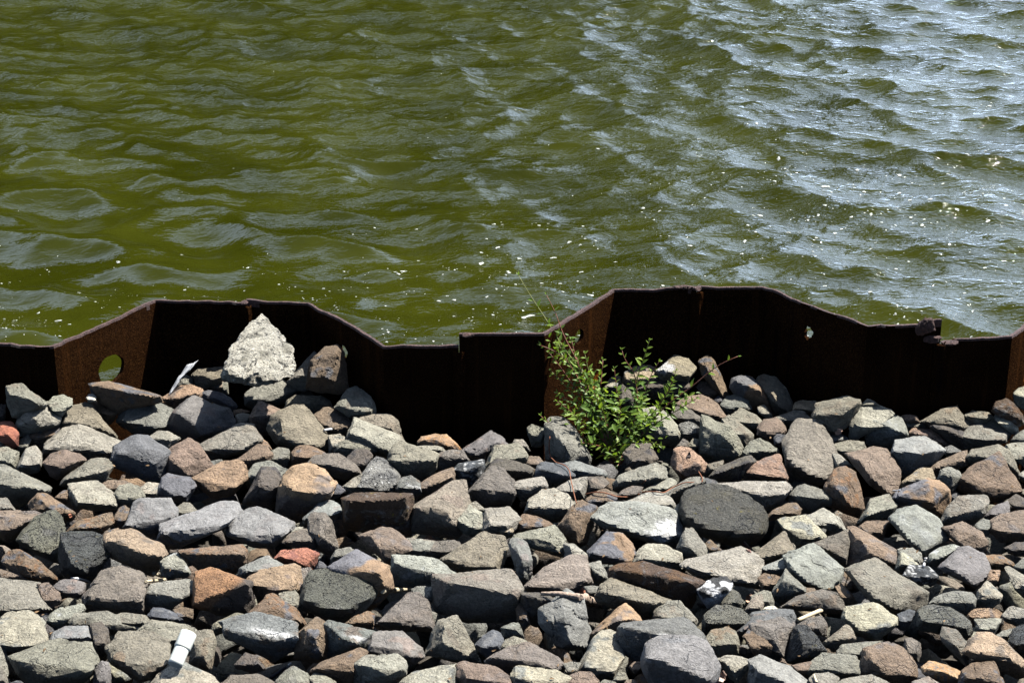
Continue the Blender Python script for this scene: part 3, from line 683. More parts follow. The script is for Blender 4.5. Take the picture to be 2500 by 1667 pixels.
ROCKS = """O W 150,21 154,24 157,33 164,35 168,42 169,50 167,56 160,60 149,61 142,61 134,58 128,59 129,48 133,39 139,31 144,26 | 130,54 140,57 148,60 # white pointed boulder # large rough white pointed boulder standing against the rusty steel wall
A g 6,23 10,21 20,22 30,28 37,34 41,38 38,43 25,44 17,50 12,49 8,40 | 9,30 22,33 36,39
A l 18,43 23,40 36,38 42,38 48,45 53,51 51,57 42,58 33,60 24,66 19,66 15,58 | 23,44 31,52 34,58
A l 41,38 48,32 56,31 63,34 63,40 57,47 54,50 46,44 | 47,44 56,44 62,40
A k -3,39 5,39 3,44 4,53 -3,56
A r -6,55 10,55 14,59 16,65 15,75 10,77 5,74 2,68 -6,66 | 3,60 8,66 12,72 # orange red brick fragment # orange red brick fragment cut off by the left edge of the picture
A b 25,70 29,61 34,57 44,51 50,56 55,61 47,69 43,76 36,81 28,79 25,75 | 27,68 38,68 46,66
A n 52,53 60,42 70,38 79,38 84,47 90,51 98,59 102,66 99,68 90,66 74,62 64,59 56,61 51,58 | 58,55 72,55 88,60
A o 79,37 84,35 95,42 102,44 104,47 100,54 95,57 90,53 83,47 | 88,46 97,48
A w 76,33 78,30 82,29 85,32 85,36 78,37 | 77,34 84,35 # small white pebble # small bright white pebble at the left tip of the long brown slab
A b 78,21 85,19 95,18 115,22 130,26 144,31 143,37 125,36 110,42 104,47 95,42 87,37 82,28 | 80,22 92,22 115,29 130,31 # long brown slab # long dark brown slab lying below the large round hole in the wall
A s 104,54 106,46 112,39 120,32 131,32 140,36 153,45 150,59 147,63 135,66 125,67 112,61 107,58 | 108,53 122,56 132,58 148,59 # round green grey rock # big rounded green grey rock with a white fleck on its crown
A o 144,33 152,27 160,23 168,22 178,26 180,31 170,34 160,40 155,45 149,43 145,37 | 147,34 158,34 172,29
A d 178,28 185,27 196,29 205,34 210,40 205,45 195,40 185,35 178,33 | 190,33 203,40
A c 153,47 162,38 172,33 188,36 201,43 206,50 208,58 200,64 189,69 180,70 170,72 160,68 150,61 | 155,46 166,46 172,57 177,66 # big purplish black rock # big purplish black rock with a lit right face and black left side
A g 156,24 159,16 164,13 170,16 176,26 168,28 158,28 | 162,20 168,22
A n 170,13 176,8 198,6 198,15 195,19 186,24 180,26 174,22 | 178,13 188,17 196,15
A t 185,25 191,19 197,17 200,21 200,27 193,28
A g 196,20 201,19 202,30 197,30
B g 0,30 6,24 18,17 28,16 40,20 47,25 44,30 35,37 20,41 6,41 1,38 | 4,34 22,36 42,27
A l 131,68 140,63 148,63 160,69 154,75 147,79 140,73 | 138,69 150,70
A g 208,48 214,47 221,48 221,55 210,58
A o 206,44 213,43 222,45 215,48 207,48
A l 37,83 40,74 46,67 56,61 70,58 76,62 90,65 108,73 101,79 99,90 85,88 70,82 57,80 45,84 38,86 | 40,78 60,74 78,73 98,81
A p 39,91 45,83 57,80 70,83 75,88 66,95 59,101 51,104 45,101 41,96 | 43,92 55,95 65,90
A g 54,109 57,103 68,94 80,88 93,88 101,93 96,100 92,107 84,108 70,108 61,111 | 60,104 75,102 95,97
A d 99,88 102,77 110,72 120,67 131,68 140,73 149,81 150,88 147,100 143,107 134,107 125,102 112,97 102,94 | 104,82 115,80 132,77 136,92 # hollowed blue black rock # big glossy blue black rock with a hollow in its face
A p 148,80 157,73 167,70 175,74 180,87 188,94 179,100 170,104 164,104 155,101 147,101 150,88 | 150,87 160,95 168,103
A g 173,76 185,72 198,63 211,57 223,57 228,62 231,71 220,80 205,85 190,88 181,88 176,80 | 176,79 195,79 213,79 228,71 # long grey tilted slab # long grey slab tilted up to the right, black underneath
A d 144,104 149,101 157,101 169,104 173,110 166,119 164,125 154,124 145,121 139,123 140,112 | 142,112 154,119 164,120
A o 170,104 182,98 196,90 210,89 216,93 217,104 212,113 205,118 187,120 178,113 172,106 | 174,105 187,116 208,112 # flat faced tan rock # tan rock with a broad flat lit face left of the orange stained boulder
A p 209,88 219,80 228,75 236,76 240,84 237,91 228,94 223,99 217,99 214,92 | 213,88 225,88 234,84
A g -6,78 6,77 16,81 16,90 14,96 5,95 -6,95 | -2,88 10,90
A l 16,90 19,84 23,78 31,76 36,82 36,93 33,98 26,100 18,97 14,96 | 18,93 27,93 35,90
A g -4,71 2,71 6,75 6,79 -4,80
A g 15,76 18,70 24,65 28,68 25,77 17,83
A s -6,94 6,94 18,98 30,103 36,107 45,112 43,117 35,119 27,124 14,129 6,123 -6,119 | -2,108 12,112 28,112 42,115 # big green grey edge rock # big green grey rock touching the left edge with rough broken front
A b 26,127 34,118 40,118 49,122 60,129 66,134 64,139 55,143 48,137 37,137 28,133 | 33,120 44,130 50,135
A l 62,110 72,107 86,107 90,111 97,114 103,120 104,129 98,132 84,130 74,132 68,130 62,120 | 64,116 70,126 84,128 103,128 # pale grey ledge rock # pale grey rock with a wide smooth sloping top and black underside
A p 89,110 96,106 109,106 117,109 112,113 102,117 95,113
A g 101,118 106,111 115,109 122,111 127,119 127,123 118,129 112,130 104,127 | 105,122 118,122 127,120
A y 123,113 130,108 141,109 142,117 140,122 130,123 126,119 | 127,117 139,118
A g -6,122 6,122 12,129 15,134 6,136 -6,135
A p -6,134 18,134 30,134 37,138 30,143 22,150 14,155 9,160 3,156 -6,152 | -2,150 12,149 25,142
E G 40,-5 48,-6 54,0 57,10 55,20 52,38 43,34 33,30 23,24 14,19 22,9 31,0 | 17,18 33,28 48,32 # white flecked grey rock # grey rock thickly flecked with white, beside the dark pitted lava rock
A b 48,121 56,115 62,115 59,126 54,126
E e 108,8 112,-2 119,-14 125,-17 150,-17 156,-8 155,0 145,6 140,14 130,14 121,13 114,11 | 112,5 125,8 150,-1
E e 140,12 143,4 164,-5 180,-8 195,-14 208,-14 212,-6 203,5 184,15 172,20 158,24 144,24 140,18 | 142,12 160,20 184,13 202,4 # long blue grey slab # long blue grey slab slanting up to the right over deep shadow
A g 154,131 162,126 168,126 174,133 166,137 155,140
A b 100,140 106,130 110,128 115,132 111,141 107,150 102,150
E b 58,11 68,2 80,-2 98,-5 101,3 90,10 86,16 70,13 60,13
F e -16,5 -14,-2 -4,-6 10,-10 20,-8 30,-3 41,3 40,9 30,20 24,24 14,24 4,22 -7,17 -16,14 | -13,14 5,19 20,22 34,13 # flat blue grey rock # broad flat faced blue grey rock above and left of the brick red rock
E V 55,14 64,12 80,13 89,17 91,26 95,33 86,42 83,50 79,55 69,54 60,52 55,45 54,30 | 57,25 64,40 76,46 # dark pitted lava rock # dark grey lava rock covered in tiny pits with yellow lichen specks
E T 91,22 96,15 107,10 116,10 125,17 132,19 141,23 146,30 144,34 140,37 139,43 134,48 127,46 122,41 112,38 98,34 93,30 | 94,19 106,19 118,27 130,33 143,33 # smooth tan boulder # smooth tan boulder with a pale lit top and dark pitted side
E b 88,17 93,11 104,8 107,10 98,15 90,22
E L 142,37 149,32 156,30 162,36 168,47 166,50 155,52 148,52 143,48 | 144,42 154,44 167,47 # silvery white stone # silvery grey stone blotched white, right of the smooth tan boulder
E b 157,28 168,26 190,25 213,24 217,28 217,38 211,45 203,47 190,45 176,44 168,37 162,32 | 160,29 175,32 195,31 214,31 # flat topped brown block # flat topped oblong brown block with a rusty stained front
E U 174,48 180,44 188,44 210,51 221,56 224,63 224,77 219,83 205,85 190,83 178,80 172,76 175,62 | 173,75 186,68 200,57 209,53 219,57 # half orange rock # rock with an orange left face and a dark rounded right side
E g 129,65 135,58 156,54 163,54 175,57 172,65 164,70 156,76 150,79 138,79 128,76 | 131,65 143,66 151,73 163,69
E m 74,68 83,59 86,52 91,47 100,46 107,43 111,48 125,49 129,54 129,64 127,72 124,85 115,85 105,83 94,83 84,83 76,82 74,76 | 76,70 90,71 108,72 126,72 # rough mauve rock # big rough mauve grey rock with a stepped crumbling lower edge
E g -8,53 10,54 25,55 34,58 38,66 43,74 46,79 34,80 25,83 11,84 -8,84 | -5,80 15,81 35,79
E p 33,57 43,57 52,65 54,71 51,78 48,81 43,77 38,68
E b 1,38 9,29 18,28 24,31 35,38 46,47 53,54 48,59 35,56 26,52 15,50 5,44 | 21,30 23,42 25,51 # brown gable shaped rock # brown gable shaped rock with a pitted dark left face near the left edge
E p -6,43 6,45 18,48 26,53 24,56 -6,55
E c 47,59 56,54 66,54 75,57 74,69 65,69 54,68 | 50,63 62,66 73,66
E L 41,91 44,85 51,79 62,77 72,75 75,80 66,87 60,94 52,98 46,94 | 45,90 55,93 64,86
E y -8,95 3,88 8,84 24,82 32,85 33,92 30,102 33,106 42,107 43,113 28,117 15,121 4,119 -8,112 | -6,112 15,113 40,110
E l 32,88 37,87 40,91 38,103 33,106 29,103
E e 43,108 48,100 58,95 76,95 80,98 82,106 82,114 72,110 60,108 50,109 44,111 | 46,106 64,104 80,104
E g 61,89 68,84 76,83 86,82 95,82 105,88 113,94 127,97 118,100 106,99 96,101 82,95 70,94 61,93 | 79,86 90,93 100,98
E k 80,92 90,92 95,98 97,110 95,118 90,121 84,117 82,105
E g 100,85 110,83 128,85 134,90 129,97 114,94 106,89
E D 130,85 136,79 144,79 157,84 162,88 161,93 148,91 135,90 | 134,86 150,88 # shiny black stone # small shiny blue black stone below the grey rocks, left of the half orange rock
E b 152,80 164,78 170,80 170,88 164,91 157,85
E g 8,122 12,119 25,116 40,111 50,108 64,108 78,111 82,119 87,127 82,136 72,145 55,152 32,152 25,142 13,132 8,127 | 12,124 24,127 40,140 60,142 80,133 # large grey corner rock # largest grey rock in the bottom left corner with a black lower left side
E n 96,113 106,101 112,99 130,100 140,104 147,108 150,115 150,124 146,131 137,139 124,143 117,139 108,132 99,127 102,119 | 100,122 112,128 125,138 145,128 # olive grey mottled boulder # olive grey mottled boulder directly left of the white plastic pipe
E g 122,99 130,93 135,90 148,91 164,93 175,98 177,101 165,104 158,110 152,118 147,112 140,106
E y 133,146 140,139 148,131 155,123 162,126 172,131 188,139 196,148 180,156 140,156 | 140,146 160,146 185,146
E n 170,115 172,100 180,98 187,99 190,110 188,125 186,132 179,132 168,127 | 172,110 180,120 184,130
E n 187,98 189,92 198,87 208,83 217,85 205,91 198,93 197,100 190,103
F b 2,85 11,76 19,68 25,67 35,72 45,80 50,86 54,93 48,99 40,94 25,87 12,84 | 8,82 25,77 48,90
F S -21,92 -10,86 8,83 25,86 42,92 46,99 46,113 37,119 24,124 14,116 -5,109 -17,105 | -18,98 5,107 28,108 45,104 # blue grey rock with white streak # big blue grey rock with a chalky white streak across its top
F k -9,128 0,118 8,121 19,133 5,135 -8,131
E c 83,150 84,132 90,125 95,127 97,132 97,150 90,154
F m -23,146 -12,139 3,137 12,138 24,144 26,152 0,158 -20,156
E g -6,128 2,131 6,140 8,150 -6,152
B p 4,50 12,36 18,37 30,42 36,46 25,49 22,57 21,64 13,66 6,59 | 6,50 16,47 26,47
B n 21,61 24,50 35,45 42,41 51,41 58,49 64,57 74,69 75,75 69,79 60,77 47,79 40,79 29,73 24,67 | 31,50 33,68 45,75 65,76 # big olive grey rock # big olive grey rock leaning left, just left of the white paper stick
B n 34,44 38,35 45,32 65,32 74,36 75,41 66,47 59,50 53,45 48,42 38,44 | 38,38 52,38 62,38 73,39
O g 165,59 173,49 180,42 183,44 178,56 176,65 170,63
B g 44,31 47,25 56,27 61,31 55,33
O b 176,60 179,47 187,40 193,39 197,43 198,53 199,62 194,66 187,65 180,65 176,63 | 178,57 186,56 190,44 193,42 # tall brown rock # tall brown rock standing upright, right of the white pointed boulder
B g 79,41 84,32 90,26 97,23 103,28 109,32 113,40 113,48 105,49 92,49 86,43 | 84,40 96,44 112,45
B p 60,49 69,43 76,42 83,45 93,50 96,54 91,61 88,69 81,66 72,65 65,58 | 67,56 80,61 90,59
B l 77,42 85,41 92,46 91,49 84,48
B n 96,52 101,50 113,48 126,48 134,54 137,60 138,70 140,74 133,68 127,63 115,61 104,57 | 100,52 113,57 128,60
B l 89,68 91,61 94,56 98,52 108,57 125,61 135,66 141,73 132,79 126,88 118,86 110,80 98,72 | 93,64 108,70 118,78 128,80
B s 78,80 82,73 90,70 103,70 113,73 117,80 108,83 99,81 92,85 87,87 80,83 | 83,76 96,77 106,79
B y 73,66 83,65 89,69 81,74 78,80 74,83 75,74
B k 89,87 97,79 108,79 112,84 108,89 106,97 101,100 96,92
B g 126,89 131,77 139,73 150,75 160,79 168,83 169,90 168,96 162,101 154,108 146,104 136,104 130,95 | 130,88 141,92 152,90 167,88
B l 150,76 164,73 174,76 178,81 170,83 160,80
B O 151,74 156,68 165,66 177,66 184,72 190,77 191,80 179,81 174,77 164,74 | 155,70 168,70 180,76 # rusty topped rock # low rusty orange topped rock at the foot of the black wall
B m 168,88 172,82 182,79 191,80 198,88 197,92 190,92 180,90 172,97 168,95 | 172,84 183,83 194,87
B c 190,80 199,73 212,65 217,62 223,65 231,74 222,76 215,82 210,89 200,90 | 193,80 205,84 214,78 222,72 # purple grey peaked rock # purple grey peaked rock rising against the black wall left of the shrub
B X 183,97 188,92 200,89 209,88 211,95 206,104 196,111 190,108 185,108 | 185,97 194,98 206,93 # black rock with white veins # black rock edged with thin white veins
B p 154,109 170,99 183,95 184,107 172,113 160,121 155,121 | 156,113 170,108 183,102
B g 211,95 216,84 221,76 228,74 240,74 249,84 247,90 238,91 225,88 214,99 | 216,90 230,86 247,85
B k 212,98 222,87 237,89 256,96 252,105 245,107 233,109 226,100 216,104 | 220,96 236,97 254,99
B O 31,113 34,103 42,96 52,93 63,96 73,102 79,108 78,114 74,121 66,125 57,131 51,139 44,143 35,140 29,132 31,120 | 35,110 45,116 60,113 73,117 # orange stained boulder # large rounded boulder stained bright orange on its top and right
B k 0,118 8,107 14,95 25,95 31,105 30,117 25,128 22,132 10,129 -2,125 | 10,110 20,116 28,112
B s 0,102 8,92 20,89 27,93 38,97 33,104 20,100 10,107 2,111
B s 20,88 23,80 29,77 38,79 38,87 36,93 29,94 24,91 | 24,87 32,88 37,85
B o 12,76 14,69 19,72 23,78 20,81
B b 40,87 41,81 47,76 58,76 68,80 72,83 62,87 56,93 46,94 41,91 | 42,85 55,86 68,84
B m 54,92 56,88 63,84 82,83 89,88 98,93 101,100 93,104 86,105 78,103 70,98 60,95 | 62,91 75,92 85,98 98,98
B P 94,119 97,109 104,101 109,93 115,86 122,88 129,94 135,102 135,112 133,119 120,120 108,119 | 98,112 108,112 125,115 134,108 # light grey lava cone # light grey cone shaped lava rock with white dots and dark pits
B g 86,111 95,104 103,100 105,104 97,113 94,119 88,117
B S 133,113 138,104 146,102 153,107 155,115 155,120 149,123 140,119 134,117 | 137,112 147,113 154,113
B K 86,123 97,119 110,120 135,118 146,119 147,129 146,145 144,157 136,152 120,149 100,149 89,148 86,133 | 92,124 110,124 140,121 # dark brown block # dark brown block with a hollowed face and thin white rim line
B q 148,129 156,121 170,113 182,108 193,107 196,115 196,126 186,131 186,140 191,148 184,156 178,155 165,154 147,150 | 150,130 165,128 178,134 184,145 # big brown grey rock # big brown grey rock with dark rough front, right of the dark brown block
B l 185,132 196,128 210,135 216,143 220,151 213,154 206,155 193,152 188,146 | 188,142 200,148 215,150
B m 197,116 206,106 212,98 218,94 228,97 236,106 239,117 233,127 222,131 212,131 202,126 197,122 | 203,113 214,119 226,113 236,116
B g 196,128 203,124 211,131 214,136 208,137
C l -5,132 7,134 15,130 20,133 25,140 20,147 18,155 2,160 -8,150 | 0,145 12,146
B d 75,120 77,111 81,109 88,115 81,121 75,123
B e 50,140 59,131 66,125 76,124 83,128 85,134 81,139 73,138 60,139 53,145
F m 56,11 57,-1 60,-4 70,-4 76,3 80,14 81,25 76,30 68,29 62,24 64,13 | 66,2 66,15 64,24
F m 32,21 38,14 50,9 57,9 64,12 63,20 60,26 48,26 38,24 | 36,20 50,19 60,19
F l 37,15 39,9 44,7 51,7 48,11
F R 26,35 32,28 40,26 54,26 64,31 62,37 58,44 50,42 42,40 33,39 | 30,33 42,36 52,41 # brick red rock # small bright brick red rock, the only red one among grey rocks
F e -6,43 9,40 19,33 26,38 35,42 30,47 15,48 0,54 -8,50
F o 1,55 12,46 25,44 41,41 46,44 50,54 51,63 45,66 38,66 30,69 20,70 13,73 7,67 4,60 | 8,58 25,62 42,62 # orange tan flat rock # orange tan flat topped rock below and left of the brick red rock
F m 46,44 57,43 58,49 55,57 52,65 49,60
F d 62,45 65,37 68,38 73,43 70,47
F s 75,35 80,27 92,25 98,29 95,33 86,36 81,40 77,41 | 78,33 88,31
F G 50,71 54,61 54,53 58,47 72,45 86,44 98,42 107,46 113,55 115,64 109,74 100,83 92,88 84,90 75,89 65,84 54,79 | 53,72 70,78 90,80 108,70 # round speckled boulder # large round olive grey boulder speckled with white crystals
F F 75,44 86,35 98,29 106,31 116,35 124,42 128,54 128,61 121,66 115,78 108,82 100,75 90,50 | 90,40 105,40 118,48 122,58
F p 100,15 111,12 120,8 129,9 138,15 145,21 146,27 140,34 132,35 128,40 122,37 118,27 110,20 | 111,15 118,26 124,37
F g 142,17 156,19 169,20 164,30 152,35 142,34
F m 155,25 170,20 184,19 191,23 183,30 173,35 160,34
F n 173,35 185,27 199,21 210,13 219,13 226,17 229,26 226,38 224,46 210,48 195,49 188,43 179,39 | 178,35 195,42 220,42
F L 130,37 132,33 142,34 165,35 176,40 188,47 189,50 175,52 166,59 148,61 132,59 129,48 | 131,38 142,43 158,50 175,49 # pale green flat rock # pale green flat topped rock with a white crusted top
F q 167,51 180,49 195,49 211,46 232,47 239,53 242,61 240,75 238,88 225,88 210,89 196,89 188,86 178,85 170,80 166,65 | 180,56 200,60 225,64 239,66 # large warm grey block # largest warm grey square block at the bottom centre, black on its left
F s 146,62 152,60 166,60 166,70 161,75 156,70 148,66
F m 114,91 125,80 136,70 143,66 152,66 160,73 164,84 167,97 155,97 140,95 122,97 114,94 | 118,90 138,86 155,91 165,96 # mauve triangular rock # mauve grey triangular rock left of the large warm grey block
F b 86,93 96,86 108,81 113,84 113,93 112,98 100,97 92,95 | 90,92 102,91 112,90
F S 69,93 75,91 90,95 105,97 116,100 112,109 108,115 92,118 78,122 70,123 71,113 76,104 73,99 | 74,95 85,105 98,110
F b 46,101 52,95 58,90 62,88 69,91 75,99 73,108 70,124 60,125 44,121 46,110 | 52,97 60,103 66,118
F c 108,117 111,107 115,101 138,100 147,106 154,114 157,122 148,126 141,130 130,122 115,121 | 112,112 132,114 148,122
F b 56,135 65,127 82,120 98,115 107,117 105,123 98,128 96,135 93,146 80,146 66,140 58,139 | 62,132 80,126 92,130 95,135
F l 96,129 107,122 120,120 133,120 141,127 140,138 130,146 112,150 96,150 95,138 | 99,128 112,131 125,138 138,133
F g 160,118 162,105 170,90 176,87 187,86 193,96 200,110 208,126 200,128 185,126 174,124 165,121 | 176,92 174,108 176,122 # grey wedge rock # tall grey wedge rock with a dark left side below the warm grey block
F D 203,111 210,103 218,98 224,101 228,108 225,116 214,122 208,118
F p 188,130 195,127 210,129 220,131 233,139 240,150 220,156 196,154 188,140 | 195,140 215,140 232,145
G m -6,125 3,119 14,114 22,112 33,110 42,115 50,117 58,122 63,128 62,137 48,136 35,137 20,138 0,131 | 2,122 20,124 40,126 60,133
G g 8,112 12,107 20,104 28,106 34,110 22,114 8,120
F y 136,144 150,135 165,132 176,134 187,129 188,140 186,152 150,156
F g 56,140 62,136 70,138 80,144 80,154 58,154
F s 26,144 35,134 42,131 54,136 56,146 50,156 25,156
F g 29,66 35,63 43,63 47,68 50,77 50,84 44,80 36,72
C g 31,60 36,57 42,58 48,61 48,69 43,76 36,76 33,70 | 35,66 45,66
C l 18,73 21,70 28,70 32,75 34,80 29,80 24,76
C p 29,89 34,85 42,85 46,90 43,94 38,96 32,93
C D 38,103 41,94 45,91 64,92 71,98 74,102 68,108 57,113 50,112 46,105 | 43,96 55,97 68,102
C e 64,91 74,89 88,92 100,97 102,101 98,105 86,104 76,104 70,105 67,97 | 70,96 85,99 98,101
C m 84,104 98,103 104,108 98,114 91,119 83,119 84,110
C g 48,58 55,51 64,52 73,60 80,70 87,85 86,92 74,91 64,91 55,93 50,86 48,70 | 55,62 65,75 70,88 # grey rock shaded by leaves # big grey rock dappled with leaf shade at the left of the shrub
C l 16,110 25,106 36,104 46,103 49,108 49,113 40,117 33,123 27,124 21,118 | 20,112 32,116 47,110
C l 55,114 70,106 84,103 85,109 82,121 70,123 66,118
C l 29,131 34,123 45,115 55,114 66,119 74,129 69,135 66,141 52,141 38,137 30,134 | 33,130 48,128 70,131
C b 82,123 95,115 102,114 110,119 110,125 102,131 93,131 86,126
C g 109,108 114,101 122,97 133,93 145,91 152,96 155,104 151,108 140,110 125,111 115,116 109,114 | 114,107 130,101 148,104
C k 117,82 125,75 140,74 146,86 142,93 128,98 120,91
C Q 159,87 162,79 168,77 178,80 186,86 191,92 191,100 184,103 170,104 163,99 159,93 | 164,82 165,97 172,102 # pale orange five sided rock # pale orange five sided rock with a small dark leaf lying on it
C m 161,79 169,69 174,72 175,79 168,80
C n 172,77 178,69 184,70 184,76 176,80
C P 166,57 174,54 182,58 185,65 184,71 176,71 168,68 165,62
C g 185,53 187,50 193,50 200,55 210,59 216,66 221,76 221,84 217,87 204,90 192,89 184,83 184,68 | 187,56 198,62 209,70 218,84 # grey rock with black front # grey rock with a big black shaded front, right of the shrub
C l 130,45 145,42 156,48 164,56 168,64 166,71 160,75 150,74 142,72 132,60 | 136,55 150,66 165,66
C p 163,39 175,32 186,31 198,37 204,43 207,50 202,55 190,53 178,48 | 168,40 185,45 203,50 # large smooth pink rock # large smooth pinkish rock at the right of the shrub
C m 159,47 164,41 176,44 186,51 186,58 172,56 162,52
C k 128,26 138,21 148,18 172,19 176,24 172,30 164,37 150,36 135,31 | 135,24 155,22 172,24
C t 116,20 118,11 127,6 139,5 147,11 147,18 136,22 129,26 124,30 118,28 | 120,17 132,16 145,15
C k 112,37 115,20 122,26 126,31 124,40 118,45
C Y 146,9 155,1 162,-4 173,-1 180,6 178,13 173,19 160,18 150,16 | 152,8 162,12 175,14 # white crusted tan rock # tan rock with a white crust at its left, topmost behind the shrub
C y 100,24 104,17 109,13 114,15 114,22 111,28 105,30
N b 28,64 34,60 38,64 43,74 47,85 44,88 36,80 30,72 | 32,66 38,76 43,86
C p 181,24 184,19 190,19 200,23 207,28 207,34 198,36 188,31
C d 196,35 200,31 206,34 206,39 200,40
C s 202,40 208,32 218,30 226,34 230,43 222,46 213,49 206,46
C g 212,49 220,42 233,48 241,56 240,62 232,63 220,56
C g 203,53 210,48 219,55 230,64 231,70 225,76 216,67 208,60
N F 48,80 50,75 54,73 62,74 68,80 71,88 75,94 74,98 67,94 61,93 52,86 | 52,76 60,80 67,82
N n 64,75 69,72 77,74 83,81 88,92 87,96 80,98 75,97 71,87 | 67,78 75,89 85,96 # leaning tan brown rock # smooth tan brown rock leaning left in front of the black wall
C v 168,131 170,123 175,117 184,113 196,111 208,113 225,121 238,130 243,138 240,150 234,158 222,163 208,160 195,154 182,152 172,145 168,138 | 172,137 190,148 215,156 236,152 # large dark oval boulder # largest dark oval boulder, smooth topped with a slight yellow tint
C l 200,109 206,107 222,109 245,107 260,108 264,114 262,120 255,126 245,130 235,134 225,122 210,115 | 206,111 225,114 240,120 258,118
C s 161,133 164,128 168,126 170,135 166,142 161,140
C b 60,146 66,137 72,129 80,124 93,130 90,140 86,150 83,162 76,165 68,158 62,152 | 68,138 78,136 74,150 76,160 # knobbly orange brown rock # knobbly orange brown rock left of the pale rock with white patch
C H 88,138 92,133 104,127 115,126 125,129 138,127 150,132 160,133 166,140 169,149 170,156 164,162 156,164 142,161 128,154 112,150 100,147 92,142 | 94,140 112,147 130,153 150,161 # pale rock with white patch # big pale grey flat rock with a bright white patch at its right end
C l 114,127 124,122 135,118 148,116 157,121 161,127 161,135 150,133 138,130
C m 109,121 115,115 124,111 133,112 132,118 120,123
C l 132,116 140,111 150,108 158,104 164,108 160,114 150,118 138,119
C g 149,119 164,109 174,104 187,103 189,108 178,114 171,122 163,127 155,123 | 154,120 168,113 184,108
C d 187,103 198,106 202,110 196,112 188,113
C k 193,102 200,94 213,88 228,84 233,90 225,96 219,101 218,107 208,108 198,106 | 198,100 212,95 226,90
C n 190,92 206,88 203,94 194,101 190,100
D g -13,80 -6,72 2,69 9,73 21,80 10,84 0,88 -13,88 | -10,82 5,80
D Q -6,91 4,87 12,84 19,83 21,96 26,104 24,107 5,106 -6,103 -12,98 | -4,100 10,101 24,104 # smooth orange pink rock # smooth orange pink rock left of the big pale oval boulder
D l 0,42 6,39 13,49 14,52 8,52 1,46
G b 20,11 22,2 28,-4 40,-2 52,3 56,7 42,10 30,13 21,14
D t 31,43 33,38 37,36 51,36 52,41 49,50 44,48 40,45 32,45 | 34,42 42,43 49,44
D n 49,50 53,38 60,37 77,33 90,35 90,40 84,49 78,58 68,63 57,61 51,55 | 51,48 64,48 75,48 88,38 # olive brown flat topped rock # olive brown flat topped rock with black front standing highest at right
D l 82,56 87,45 92,40 105,40 118,44 121,49 110,50 100,47 93,50 90,60 86,70 81,70 84,62
D g 91,40 97,34 103,36 110,42 100,42
D E 89,54 94,46 106,45 117,47 126,51 132,59 133,66 125,70 120,76 110,78 99,75 94,67 92,59 | 93,51 107,55 118,63 131,65 # dark fronted blue grey rock # big blue grey rock with a rough black front under the olive brown rock
D q 24,73 28,61 34,54 42,52 52,53 59,62 64,70 66,82 70,90 66,98 61,105 52,108 44,106 34,101 27,93 24,82 | 26,84 32,94 48,101 60,104 # big pale oval boulder # biggest pale grey oval boulder on the right side, faintly pink
D g 15,50 24,47 32,45 40,45 48,52 42,55 33,58 25,58 18,53
D p 0,59 6,53 16,51 22,56 25,62 22,66 16,67 14,74 7,71 0,66 | 3,62 12,66 20,63
D d 14,69 17,65 25,66 26,72 21,77 15,75
D e 58,64 67,63 78,67 80,70 72,72 65,75
D g 65,76 70,73 82,71 94,72 96,78 86,81 79,86 70,82
D l 66,82 72,83 79,88 85,94 77,97 68,98
D p 78,83 90,80 100,78 113,79 118,88 124,96 126,103 125,112 119,121 110,117 99,109 92,101 86,96 80,89 | 90,88 96,98 110,112 118,119 # pink brown tilted slab # pink brown tilted slab with an ochre edge and black underside
D b 60,112 63,103 68,97 77,95 86,99 84,110 88,118 93,124 94,130 90,138 80,136 70,132 63,128 66,120 | 66,106 72,115 82,128
D s 30,119 36,112 42,110 52,113 60,116 66,122 64,127 56,131 47,134 38,133 34,126 | 36,120 48,122 62,122
D b 6,139 14,132 25,127 34,126 38,131 37,137 22,140 8,141
H y 18,2 25,-1 42,-2 52,5 61,15 58,18 46,22 36,25 31,18 24,10 | 24,8 38,18 58,16
D l 40,139 48,134 58,131 65,134 72,139 78,150 73,153 62,147 50,144
D l 89,143 93,133 100,123 108,120 115,119 123,128 122,132 116,138 108,142 98,144 | 95,138 108,133 120,130
D F 119,123 124,115 134,112 143,109 150,106 159,107 168,115 168,129 164,139 155,134 146,129 136,128 124,129 | 126,120 142,119 150,110 153,125 # ochre and blue rock # ochre brown rock with a blue grey middle face
H E 116,0 125,-7 140,-10 149,-6 159,1 162,8 167,17 162,23 154,27 148,32 142,30 136,24 128,15 120,6 | 122,4 135,20 146,29 # smooth slate grey rock # smooth slate grey rock with a pointed lower end
D b 117,138 127,129 135,126 142,129 130,133 119,140
D t 125,112 127,107 139,102 144,95 153,96 157,105 148,108 135,113
D E 118,85 123,71 131,68 148,68 158,73 166,80 160,86 154,94 142,99 130,103 125,98 119,90 | 120,80 134,81 145,83 157,80 # light topped dark rock # rock with a bright blue grey top and jagged black lower half
D Q 133,64 138,60 148,60 159,62 164,69 170,75 162,76 148,70 134,68 | 138,64 152,66 164,73
D g 126,52 133,52 148,55 151,60 138,61 132,62
D p 124,50 131,48 140,49 145,55 130,55
D k 150,58 153,54 164,54 178,60 183,65 180,71 184,79 175,77 168,73 160,66 | 154,58 168,62 180,67
D n 143,54 155,48 164,43 176,41 181,46 187,58 184,64 176,60 164,56 152,56 | 150,54 165,50 180,58
D n 182,48 190,45 203,46 208,50 200,56 190,60 186,54 | 184,49 195,50 206,51
D g 180,67 187,60 197,57 209,59 219,64 220,72 212,75 196,79 186,79 181,74 | 184,68 200,70 218,70
D l 199,57 208,50 214,50 220,57 224,65 220,71 214,66 206,60
D y 208,50 218,42 223,47 229,58 230,64 225,65 219,57
D K 206,45 211,37 220,34 226,38 234,48 236,56 230,58 224,48 216,44 | 210,42 222,40 232,52
